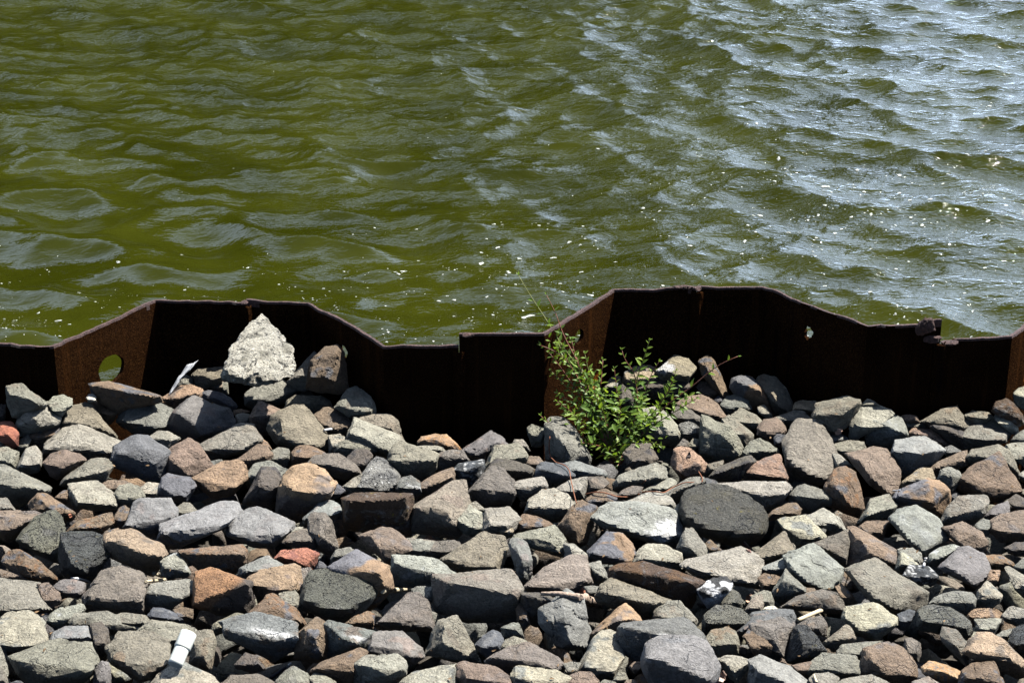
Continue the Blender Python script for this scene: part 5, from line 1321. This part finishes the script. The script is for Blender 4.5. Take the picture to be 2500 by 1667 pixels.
# ---------------------------------------------------------------- shrub
def leaf_material(name, a, b):
    m, t, p = new_mat(name); q = NT(t)
    oi = q.n('ShaderNodeObjectInfo').outputs['Random']
    geo = q.n('ShaderNodeNewGeometry')
    n1 = q.noise(geo.outputs['Position'], 38, 3)
    f = q.math('ADD', q.math('MULTIPLY', oi, 0.6), q.mr(n1, 0.35, 0.65, 0, 0.4))
    c = q.mix(f, a, b)
    c = q.mix(q.math('MULTIPLY', geo.outputs['Backfacing'], 0.5), c, (0.16, 0.24, 0.06))
    q.lk(c, p.inputs['Base Color'])
    p.inputs['Roughness'].default_value = 0.45
    p.inputs['Specular IOR Level'].default_value = 0.35
    tr = q.n('ShaderNodeBsdfTranslucent'); q.lk(q.mix(0.5, c, (0.28, 0.42, 0.02)), tr.inputs['Color'])
    mx = q.n('ShaderNodeMixShader'); mx.inputs[0].default_value = 0.38
    out = t.nodes['Material Output']
    q.lk(p.outputs[0], mx.inputs[1]); q.lk(tr.outputs[0], mx.inputs[2]); q.lk(mx.outputs[0], out.inputs[0])
    return m
M_LEAF = leaf_material('green_leaf', (0.045, 0.125, 0.010), (0.13, 0.24, 0.012))
M_YOUNG = leaf_material('young_leaf', (0.20, 0.33, 0.018), (0.33, 0.40, 0.04))
M_STEM = simple_mat('red_brown_stem', (0.22, 0.085, 0.05), 0.5, 0.3, 80, 0.2)
M_STEM2 = simple_mat('green_stem', (0.16, 0.17, 0.04), 0.5, 0.3, 80, 0.2)

def leaf_geo(seed):
    """serrated ovate leaf, base at the origin, along +X, length 1"""
    r = random.Random(seed); V, F = [], []
    n = 9; fold = r.uniform(0.15, 0.5); curl = r.uniform(-0.25, 0.5)
    for i in range(n + 1):
        t_ = i / n
        wd = 0.21 * math.sin(math.pi * min(1, t_ * 1.02) ** 0.8) * (1 - 0.25 * t_) + 0.004
        if i == n: wd = 0.004
        ser = 1.0 + (0.10 if i % 2 else -0.08)
        z = -curl * t_ * t_ * 0.5
        V += [(t_, -wd * ser, z + wd * fold), (t_ + 0.02, -wd * .5, z + wd * fold * .35), (t_, 0, z), (t_ + 0.02, wd * .5, z + wd * fold * .35), (t_, wd * ser, z + wd * fold)]
    for i in range(n):
        a = i * 5
        for k in range(4): F.append((a + k, a + k + 1, a + k + 6, a + k + 5))
    return np.array(V), np.array(F)
LEAVES = [leaf_geo(s_) for s_ in range(6)]

root_px = (1508, 1105)
root = Vector(CAM + ray(*root_px) * ((gz(0, 0) - 0.0 - CAM[2]) / ray(*root_px)[2]))
root = Vector((root.x, root.y + 0.01, root.z - 0.05))
shrub = empty('shrub', root)
tag(shrub, 'leafy green shrub with thin red stems growing out of the rocks by the wall', 'shrub')
rd = (np.array(root) - CAM) @ _F     # distance of the root along the line of view
def at_depth(u, v, dd): return Vector(CAM + ray(u, v) * (rd + dd))
STEMS = [
 ([(1266, 672), (1293, 720), (1321, 761), (1346, 800), (1375, 850), (1414, 897), (1435, 943), (1457, 997), (1490, 1070)], 0.05, 0.10),
 ([(1334, 720), (1361, 772), (1371, 811), (1393, 850), (1425, 915), (1450, 980), (1480, 1050)], 0.02, 0.08),
 ([(1320, 843), (1350, 854), (1382, 875), (1410, 920), (1440, 980)], -0.02, 0.05),
 ([(1428, 863), (1435, 900), (1457, 960), (1478, 1030)], 0.0, 0.06),
 ([(1472, 879), (1468, 925), (1462, 980), (1485, 1050)], 0.03, 0.09),
 ([(1518, 854), (1525, 880), (1550, 908), (1553, 943), (1558, 980), (1545, 1040), (1515, 1095)], -0.03, 0.06),
 ([(1585, 831), (1578, 858), (1568, 883), (1555, 925), (1552, 975)], -0.05, 0.05),
 ([(1609, 883), (1589, 915), (1575, 955), (1560, 1000), (1535, 1060)], 0.0, 0.07),
 ([(1801, 870), (1757, 889), (1726, 912), (1692, 942), (1638, 980), (1600, 1015), (1560, 1070)], -0.10, 0.04),
 ([(1700, 972), (1643, 1008), (1596, 1036), (1545, 1085)], -0.12, 0.03),
 ([(1320, 1015), (1345, 1035), (1385, 1050), (1440, 1075)], -0.08, 0.0),
 ([(1360, 980), (1390, 1000), (1430, 1040), (1480, 1080)], -0.08, 0.02),
 ([(1618, 1090), (1590, 1078), (1550, 1075), (1515, 1090)], -0.14, -0.02),
 ([(1507, 1140), (1517, 1118), (1521, 1104), (1528, 1080)], -0.13, -0.05),
 ([(1360, 960), (1385, 975), (1420, 1000), (1460, 1050)], 0.02, 0.04),
 ([(1400, 1010), (1430, 1040), (1470, 1070)], -0.12, -0.03), ([(1450, 960), (1470, 1000), (1490, 1050)], -0.10, 0.0),
 ([(1510, 960), (1515, 1010), (1510, 1070)], -0.12, 0.0), ([(1590, 1000), (1570, 1030), (1530, 1075)], -0.12, 0.0),
 ([(1420, 1080), (1450, 1085), (1490, 1095)], -0.12, -0.02), ([(1560, 1110), (1545, 1100), (1520, 1095)], -0.13, -0.04),
 ([(1345, 905), (1375, 935), (1410, 975), (1450, 1020)], 0.0, 0.05), ([(1640, 930), (1630, 960), (1600, 1000), (1560, 1050)], -0.08, 0.0),
 ([(1395, 830), (1405, 870), (1425, 930)], 0.02, 0.05), ([(1362, 838), (1390, 885), (1425, 950), (1470, 1040)], 0.01, .03), ([(1340, 860), (1372, 900), (1412, 960), (1462, 1040)], 0.0, .03), ([(1408, 872), (1425, 920), (1452, 985), (1485, 1060)], 0.0, .02), ([(1650, 905), (1640, 945), (1600, 1000), (1550, 1070)], -0.08, .0), ([(1500, 900), (1505, 950), (1510, 1010), (1505, 1070)], -0.04, .0),
]
rl = random.Random(77)
leaves = []      # (position, direction, normal hint, size, young)
for si, (px, d0, d1) in enumerate(STEMS):
    n = len(px)
    P3 = [at_depth(u, v, (d0 if si < 2 else d0) * (1 - i / (n - 1)) + 0.0) for i, (u, v) in enumerate(px)]
    P3.append(root.lerp(P3[-1], 0.15))
    P3 = resample(P3, 26)
    L = np.linalg.norm(np.diff(P3, axis=0), axis=1).sum()
    rad = [0.0008 + 0.0018 * (i / 25) * min(1.4, L / 0.3) for i in range(26)]
    me = tube(P3, rad, 6, si)
    me.materials.append(M_STEM if si % 3 else M_STEM2)
    o = bpy.data.objects.new('stem', me); o.parent = shrub; o.location = -root; COL.objects.link(o)
    # leaves, alternate along the stem
    step = 0.0105; s_ = 0.0; side = 1
    cum = np.concatenate([[0], np.cumsum(np.linalg.norm(np.diff(P3, axis=0), axis=1))])
    while s_ < L * (0.9 if L < 0.3 else 0.86):
        p_ = Vector([np.interp(s_, cum, P3[:, k]) for k in range(3)])
        p2 = Vector([np.interp(min(s_ + 0.01, L), cum, P3[:, k]) for k in range(3)])
        out_ = (p_ - p2).normalized()            # towards the tip
        tip = s_ / max(L, .01)
        sparse = si in (0, 1, 8) and s_ < 0.16
        if not (sparse and rl.random() < 0.3):
            perp = out_.cross(Vector((rl.uniform(-.4, .4), -1, rl.uniform(-.2, .6)))).normalized() * side
            dr = (out_ * rl.uniform(0.3, 0.9) + perp * rl.uniform(0.6, 1.0) + Vector((0, rl.uniform(-.5, .25), rl.uniform(-.1, .35)))).normalized()
            sz = rl.uniform(0.017, 0.027) * (0.50 + 0.5 * min(1, s_ / 0.07))
            leaves.append((p_, dr, Vector((rl.uniform(-.5, .5), rl.uniform(-.9, .2), 1)).normalized(), sz, s_ < 0.05 and rl.random() < 0.8 or rl.random() < 0.3))
        side = -side
        s_ += step * rl.uniform(0.7, 1.4) * (1.9 if sparse else 1)
    # terminal tuft
    p_ = Vector(P3[0]); out_ = (Vector(P3[0]) - Vector(P3[1])).normalized()
    for k in range(3):
        leaves.append((p_, (out_ + Vector((rl.uniform(-.6, .6), rl.uniform(-.6, .3), rl.uniform(-.2, .4)))).normalized(), Vector((0, -.5, 1)), rl.uniform(.007, .012), True))
# dense heart of the bush
def spray(n_, u0, v0, u1, v1, w_, d_):
    for _ in range(n_):
        t_ = rl.random(); u = u0 + (u1 - u0) * t_ + rl.gauss(0, w_); v = v0 + (v1 - v0) * t_ + rl.gauss(0, w_ * .8)
        leaves.append((at_depth(u, v, d_ + rl.uniform(-.04, .04)), Vector((rl.uniform(-1, 1), rl.uniform(-.8, .3), rl.uniform(-.3, 1))).normalized(),
                       Vector((rl.uniform(-.6, .6), rl.uniform(-.9, .3), 1)).normalized(), rl.uniform(.010, .022), rl.random() < 0.4))
spray(90, 1345, 815, 1465, 1000, 17, .0); spray(60, 1430, 900, 1480, 1010, 16, -.02); spray(30, 1555, 930, 1560, 1010, 14, -.04)
spray(34, 1560, 1050, 1700, 940, 12, -.08); spray(26, 1370, 970, 1450, 1040, 14, -.04); spray(22, 1560, 1085, 1610, 1090, 12, -.11)
for _ in range(170):
    a = rl.uniform(0, 6.28); rr_ = math.sqrt(rl.random())
    u = 1478 + 118 * rr_ * math.cos(a) + rl.gauss(0, 10); v = 1040 + 78 * rr_ * math.sin(a) + rl.gauss(0, 8)
    p_ = at_depth(u, v, -0.05 - 0.10 * (1 - rr_) * rl.random() + rl.uniform(-.03, .05))
    dr = Vector((math.cos(a) * rr_ + rl.uniform(-.7, .7), rl.uniform(-.8, .3), rl.uniform(-.2, .8))).normalized()
    leaves.append((p_, dr, Vector((rl.uniform(-.6, .6), rl.uniform(-.9, .3), 1)).normalized(), rl.uniform(.013, .031), rl.random() < 0.4))
def leaf_matrix(lf):
    p_, dr, up, sz, yg = lf
    x_ = dr; y_ = up.cross(x_).normalized(); z_ = x_.cross(y_)
    return Matrix(((x_.x, y_.x, z_.x, p_.x), (x_.y, y_.y, z_.y, p_.y), (x_.z, y_.z, z_.z, p_.z), (0, 0, 0, 1))) @ Matrix.Scale(sz, 4)
leaves.sort(key=lambda l_: (Vector(CAM) - l_[0]).length - 9 * l_[3])
lm = {}
for k, (V_, F_) in enumerate(LEAVES):
    for y_, mt in ((False, M_LEAF), (True, M_YOUNG)):
        me = mesh_np('leaf', V_, F_, True); me.materials.append(mt); lm[(k, y_)] = me
SV, SF, SM, so_ = [], [], [], 0
pick = set(rl.sample(range(len(leaves)), min(298, len(leaves))))
big = sorted(range(len(leaves)), key=lambda i: -leaves[i][3])[:298]; pick = set(big)
for i, lf in enumerate(leaves):
    k = i % 6
    if i in pick:
        o = bpy.data.objects.new('leaf', lm[(k, bool(lf[4]))]); o.parent = shrub
        o.matrix_local = Matrix.Translation(-root) @ leaf_matrix(lf); COL.objects.link(o)
    else:
        V_, F_ = LEAVES[k]; M_ = np.array(leaf_matrix(lf))
        SV.append(V_ @ M_[:3, :3].T + M_[:3, 3]); SF.append(F_ + so_); SM += [1 if lf[4] else 0] * len(F_); so_ += len(V_)
me = mesh_np('foliage', np.vstack(SV), np.vstack(SF), True)
me.materials.append(M_LEAF); me.materials.append(M_YOUNG); me.polygons.foreach_set('material_index', SM)
o = bpy.data.objects.new('foliage', me); o.parent = shrub; o.location = -root; COL.objects.link(o); o['kind'] = 'stuff'

# ---------------------------------------------------------------- debris lying on the rocks
M_WIRE = simple_mat('rusty_wire', (0.20, 0.075, 0.035), 0.8, 0.4, 150, 0.3)
M_WOOD = simple_mat('weathered_wood', (0.34, 0.26, 0.20), 0.85, 0.45, 140, 0.9, 0.004, 0.2)
M_CREAM = simple_mat('bleached_reed', (0.52, 0.44, 0.30), 0.6, 0.2, 90, 0.3)
M_PVC = simple_mat('white_plastic', (0.72, 0.74, 0.66), 0.28, 0.04, 20, 0.05)
M_PAPER = simple_mat('white_paper', (0.6, 0.6, 0.6), 0.7, 0.08, 60, 0.1)
M_DRY = simple_mat('dry_leaf', (0.42, 0.16, 0.09), 0.7, 0.35, 120, 0.5)
M_DRY2 = simple_mat('pale_dry_leaf', (0.5, 0.31, 0.21), 0.7, 0.3, 120, 0.5)
M_DARKLEAF = simple_mat('dark_leaf', (0.05, 0.035, 0.03), 0.6, 0.3, 120, 0.5)
M_SHELL = simple_mat('pink_shell', (0.55, 0.38, 0.31), 0.4, 0.2, 60, 0.4)
M_LIC = simple_mat('reddish_twig', (0.22, 0.12, 0.10), 0.8, 0.4, 120, 0.5)

def line_thing(name, tile, pts, r0, r1, mat, label, cat, lift=0.004, n=30, K=8, rough=0.0, straight=False, group=None, ext=0.0):
    P = [hit(*T(tile, x, y), lift) for x, y in pts]
    if straight:
        a, b = P[0], P[-1]
        P = [a, b]
    P3 = resample(P, n) if len(P) > 1 else P
    if straight: P3 = np.array([list(P[0].lerp(P[1], i / (n - 1))) for i in range(n)])
    rad = [r0 + (r1 - r0) * i / (n - 1) for i in range(n)]
    if rough:
        rr = random.Random(n); rad = [x * (1 + rr.uniform(-rough, rough)) for x in rad]
    me = tube(P3, rad, K, 3, rough * 0.6); me.materials.append(mat)
    c = Vector(np.mean(P3, axis=0)); me.transform(Matrix.Translation(-c))
    o = bpy.data.objects.new(name, me); o.location = c; COL.objects.link(o)
    return tag(o, label, cat, group)

line_thing('wire', 'C', [(51.5, 68), (50.5, 78), (52, 86), (57, 91), (65, 93), (69, 98), (70, 106), (72, 115), (75, 127)], .0014, .0012, M_WIRE,
           'thin rusty wire hanging over the rocks at the left of the shrub', 'wire', .010, 60)
line_thing('wire', 'C', [(83, 119), (92, 117), (100, 117.5), (110, 121), (120, 121.5), (133, 117), (145, 116.5), (152, 118), (160, 113), (170, 108.5), (187, 108.5), (186, 104), (183, 99)],
           .0016, .0013, M_WIRE, 'rusty wire winding across the rocks below the shrub', 'wire', .010, 90)
line_thing('root_tangle', 'C', [(130, 119), (134, 114), (131, 111), (134, 108), (136, 107)], .0022, .001, M_WIRE, 'small tangle of red brown roots above the winding wire', 'roots', .012, 24, 6, 0.3)

# white plastic pipe: tube with a wider coupling
def pipe():
    ra_ = ray(*T('E', 156.5, 124)); a = Vector(CAM + ra_ * ((gz(0, -1) + 0.06 - CAM[2]) / ra_[2])); b = Vector(CAM + ray(*T('E', 166.5, 101)) * (((np.array(a) - CAM) @ _F) + 0.03))
    ax = (b - a); L = ax.length; ax.normalize()
    root_ = empty('plastic_pipe', a); tag(root_, 'short white plastic pipe with a wider end, standing between rocks at the bottom left', 'pipe')
    P = [a - ax * 0.012, a, a + ax * L * 0.55]
    me = tube(resample(P, 8), [.0155] * 8, 28); me.materials.append(M_PVC)
    o = bpy.data.objects.new('tube', me); o.parent = root_; o.location = -a; COL.objects.link(o)
    sd_ = ax.orthogonal().normalized()
    P = [a + ax * L * 0.42, a + ax * L * 0.44, a + ax * L * 0.48, a + ax * L * 0.85, a + ax * (L * 1.0), a + ax * (L * 1.03), a + ax * (L * 1.035), a + ax * (L * 1.03), a + ax * (L * 0.8)]
    rad = [.0158, .0168, .0174, .0174, .0172, .0165, .0150, .0140, .0140]
    me = tube(P, rad, 28); me.materials.append(M_PVC)
    o = bpy.data.objects.new('coupling', me); o.parent = root_; o.location = -a; COL.objects.link(o)
pipe()

# driftwood
def driftwood():
    P = [hit(*T('G', x, y), 0.012) for x, y in ((44, 67), (60, 67), (78, 70), (92, 75), (104, 79))]
    c = P[2]; r_ = empty('driftwood', c); tag(r_, 'grey weathered driftwood stick running behind the upright slate blue rock', 'driftwood')
    P3 = resample([P[2], P[3], P[4]], 30); rr = random.Random(4)
    rad = [(.0075 + .004 * math.sin(i / 29 * 3.1)) * (1 + rr.uniform(-.22, .22)) for i in range(30)]; rad[-1] *= .5
    me = tube(P3, rad, 12, 5, .18); me.materials.append(M_WOOD); o = bpy.data.objects.new('knot_end', me); o.parent = r_; o.location = -c; COL.objects.link(o)
    me = tube(resample([P[0], P[1], P[2]], 20), [.004 + .003 * i / 19 for i in range(20)], 10, 6, .15); me.materials.append(M_WOOD)
    o = bpy.data.objects.new('branch', me); o.parent = r_; o.location = -c; COL.objects.link(o)
driftwood()
line_thing('stick', 'F', [(121, 64), (145, 62)], .0062, .0055, M_CREAM, 'short bleached stick lying right of the round speckled boulder', 'stick', .006, 10, 12, .08, True)
line_thing('reed', 'H', [(35, 90), (56, 81)], .0042, .0052, M_CREAM, 'cream reed stem lying across rocks left of the pale yellowish boulder', 'reed', .007, 10, 10, .03, True)
line_thing('reed', 'H', [(57, 81), (60, 85), (60, 89)], .0030, .0020, M_CREAM, 'short bent reed tip hanging from the end of the cream reed', 'reed', .006, 10, 8, .1)
line_thing('reed', 'E', [(129, 55.5), (147, 54), (146, 52), (136, 48.5)], .0032, .0042, M_CREAM, 'folded cream reed below the smooth tan boulder', 'reed', .006, 24, 8, .08)
line_thing('paper_stick', 'B', [(69, 62), (76, 61)], .0031, .0031, M_PAPER, 'small white paper stick resting by the big olive grey rock', 'paper stick', .006, 6, 14, 0, True)
line_thing('stick', 'H', [(146.5, 42), (148.5, 34)], .0028, .0032, M_PAPER, 'tiny white stick beside the purple grey kite shaped rock', 'stick', .006, 8, 8, .2, True)
line_thing('plastic_rod', 'F', [(22, 141), (36, 131)], .0040, .0034, simple_mat('dark_plastic', (.02, .025, .05), .3, .1), 'dark blue plastic rod in the gap at the bottom edge', 'rod', .008, 8, 12, 0, True)
line_thing('plastic_tip', 'F', [(37, 130.5), (40, 128.5)], .0042, .0036, M_PAPER, 'small white plastic tip beside the dark blue rod', 'plastic tip', .010, 8, 12, 0.05, True)
line_thing('reed', 'H', [(49.5, 138), (52, 145)], .0022, .0028, M_CREAM, 'thin cream reed sliver pointing down at the bottom edge', 'reed', .006, 8, 8, .1, True)
line_thing('white_twig', 'E', [(54, 46), (57, 52), (65, 53), (72, 52.5), (79, 56)], .0012, .0026, M_PAPER, 'thin crooked white twig under the dark pitted lava rock', 'twig', .008, 24, 6, .35)
line_thing('white_stick', 'D', [(119, 115.5), (126, 115)], .0016, .0020, M_PAPER, 'very thin white splinter near the pink brown tilted slab', 'splinter', .006, 8, 6, .2, True)

c = hit(*T('H', 6, 16), .01); tb = empty('twig_bundle', c); tag(tb, 'bundle of frayed reddish grey twigs below the large dark oval boulder', 'twigs')
for k, (a, b) in enumerate((((-13, 22), (13, 10)), ((-12, 25), (15, 12)), ((-10, 27), (14, 14)), ((-8, 28), (12, 16)), ((-12, 20), (10, 9)), ((-6, 27), (8, 20)))):
    A = hit(*T('H', *a), .006); B = hit(*T('H', *b), .012); B.y = max(min(B.y, A.y + .09), A.y - .09)
    me = tube(resample([A, A.lerp(B, .5) + Vector((0, 0, .004)), B], 12), [.0022 + .0008 * (k % 2)] * 9 + [.0018, .0012, .0006], 7, k, .2)
    me.materials.append(M_LIC if k % 3 == 0 else M_WOOD)
    o = bpy.data.objects.new('twig', me); o.parent = tb; o.location = -c; COL.objects.link(o)

def dead_leaf(tile, x, y, size, mat, label, seed, name='dead_leaf', cat='dead leaf', thick=0.0008, ang=None):
    r = random.Random(seed); p_ = hit(*T(tile, x, y), .006)
    V_, F_ = leaf_geo(seed + 50); V_ = V_ - np.array([.5, 0, 0]); V_[:, 1] *= 1.5
    V_[:, 2] += 0.25 * np.sin(V_[:, 0] * 4 + seed) * V_[:, 1] + .15 * np.sin(V_[:, 0] * 9 + seed)
    me = bpy.data.meshes.new(name)
    n = len(V_); off = thick / size
    VV = [tuple(v) for v in V_] + [(v[0], v[1], v[2] - off) for v in V_]
    FF = [tuple(int(i) for i in f) for f in F_] + [tuple(int(i) + n for i in f[::-1]) for f in F_]
    me.from_pydata(VV, [], FF); me.materials.append(mat)
    for pl in me.polygons: pl.use_smooth = True
    o = bpy.data.objects.new(name, me)
    a_ = ang if ang is not None else r.uniform(0, 6)
    o.matrix_world = Matrix.Translation(p_) @ Matrix.Rotation(RAD(42), 4, 'X') @ Matrix.Rotation(a_, 4, 'Z') @ Matrix.Scale(size, 4)
    COL.objects.link(o); tag(o, label, cat)
dead_leaf('G', 80.5, 64, .036, M_DRY, 'curled orange dead leaf at the right end of the broad warm brown slab', 1, ang=.6)
dead_leaf('D', 72, 62, .030, M_DRY2, 'pale peach dead leaf under the olive brown flat topped rock', 2, ang=.9)
dead_leaf('F', 163, 18, .032, M_DRY2, 'rust tan dead leaf in the shade below the dark brown block', 3, ang=-.1)
dead_leaf('C', 174.5, 84, .018, M_DARKLEAF, 'small dark leaf lying on the pale orange five sided rock', 4, ang=1.5)
dead_leaf('G', 203, 138, .040, M_SHELL, 'pinkish broken shell at the bottom edge right of the large smooth grey boulder', 5, 'shell', 'shell', .003, ang=.7)
dead_leaf('G', 228, 70, .030, M_DRY2, 'narrow tan dead leaf right of the black and white rock', 6, ang=1.2)
dead_leaf('A', 62, 145 - 8, .014, M_DRY, 'tiny yellowish leaf near the brown gable shaped rock', 7)

# translucent plastic scrap leaning on a rock
def plastic():
    cl = [(1560, 0), (0, 0)]
    top = [(170, 2), (165, 9), (159, 15), (155, 22), (150, 29)]
    wd = [0.016, 0.013, 0.007, 0.007, 0.003]
    base = hit(*T('A', 150, 30), .004); dd = (np.array(base) - CAM) @ _F
    V, F = [], []; K = 9
    for i, (x, y) in enumerate(top):
        c_ = Vector(CAM + ray(*T('A', x, y)) * (dd + 0.03 * (4 - i) / 4))
        for k in range(K):
            a = -1 + 2 * k / (K - 1)
            V.append(c_ + Vector((a * wd[i], -0.006 * math.cos(a * 2.2) - .002 * math.sin(a * 9 + i), a * wd[i] * 0.45)))
    for i in range(len(top) - 1):
        for k in range(K - 1): F.append((i * K + k, i * K + k + 1, (i + 1) * K + k + 1, (i + 1) * K + k))
    me = bpy.data.meshes.new('plastic_scrap'); me.from_pydata([tuple(v) for v in V], [], F)
    bm = bmesh.new(); bm.from_mesh(me); bmesh.ops.subdivide_edges(bm, edges=bm.edges, cuts=2, use_grid_fill=True, smooth=0.6)
    for v in bm.verts: v.co += Vector(vn3(v.co)) * .0016
    g = bmesh.ops.solidify(bm, geom=bm.faces[:], thickness=.0006)
    for f in bm.faces: f.smooth = True
    bm.to_mesh(me); bm.free()
    m, t, p = new_mat('clear_plastic'); q = NT(t)
    p.inputs['Base Color'].default_value = (.85, .87, .9, 1); p.inputs['Roughness'].default_value = .25
    tr = q.n('ShaderNodeBsdfTransparent'); mx = q.n('ShaderNodeMixShader'); mx.inputs[0].default_value = .5
    q.lk(tr.outputs[0], mx.inputs[1]); q.lk(p.outputs[0], mx.inputs[2]); q.lk(mx.outputs[0], t.nodes['Material Output'].inputs[0])
    me.materials.append(m)
    c_ = Vector(base); me.transform(Matrix.Translation(-c_))
    o = bpy.data.objects.new('plastic_scrap', me); o.location = c_; COL.objects.link(o)
    tag(o, 'crumpled scrap of clear plastic film left of the white pointed boulder', 'plastic film')
def vn3(c_):
    P_ = np.array([[c_.x, c_.y, c_.z]]) * 160
    return [float(vnoise(P_, s_)[0]) for s_ in (1, 2, 3)]
plastic()

# rust lumps on the wall top where piles are torn
def lump(parent, x, z, sx, sz_, seed, name='rust_lump'):
    y = float(prof_y(x)); rr = random.Random(seed)
    pp = []
    for k in range(16):
        v_ = np.array([rr.gauss(0, 1), rr.gauss(0, 1), rr.gauss(0, 1)]); v_ /= np.linalg.norm(v_)
        pp.append(v_ * np.array([sx, .014, sz_]))
    c3, Q, F, size = shape_from_hull(np.array(pp) + np.array([x, y - .004, z]), 4, 14, 2.6, seed)
    me = mesh_np(name, Q, F, True); me.materials.append(M_FLAKE)
    o = bpy.data.objects.new(name, me); o.parent = parent; o.location = Vector(c3) - wall.location; COL.objects.link(o)
piles = [c_ for c_ in wall.children]
lump(wall, 1.085, 0.040, .030, .030, 5); lump(wall, 1.108, 0.008, .036, .012, 6); lump(wall, 1.15, -.002, .03, .009, 7)
lump(wall, .470, .040, .030, .007, 8); lump(wall, .515, .036, .016, .008, 9); lump(wall, -.115, .020, .020, .007, 10); lump(wall, -.745, -.006, .012, .008, 11)
LV, LF, lo = [], [], 0; rq = random.Random(9)
for k in range(170):
    u, v = rq.uniform(-40, 2540), rq.uniform(960, 1700)
    if BVH.ray_cast(Vector(CAM), Vector(ray(u, v)).normalized())[0] is None: continue
    p_ = hit(u, v, .003)
    V_, F_ = LEAVES[k % 6]; V_ = V_.copy(); V_[:, 2] += .3 * np.sin(V_[:, 0] * 5 + k) * V_[:, 1]
    M_ = np.array(Matrix.Translation(p_) @ Matrix.Rotation(rq.uniform(.2, 1.1), 4, 'X') @ Matrix.Rotation(rq.uniform(0, 6.28), 4, 'Z') @ Matrix.Scale(rq.uniform(.005, .012), 4))
    LV.append(V_ @ M_[:3, :3].T + M_[:3, 3]); LF.append(F_ + lo); lo += len(V_)
me = mesh_np('leaf_litter', np.vstack(LV), np.vstack(LF), True); me.materials.append(simple_mat('brown_litter', (0.16, 0.10, 0.05), .8, .6, 30, .3))
tag(obj('leaf_litter', me), 'tiny brown leaf bits scattered between the stones', 'litter', kind='stuff')
print('objects', len(S.objects), 'tris', sum(len(o.data.polygons) * (2 if len(o.data.polygons) and len(o.data.polygons[0].vertices) == 4 else 1) for o in S.objects if o.type == 'MESH'))
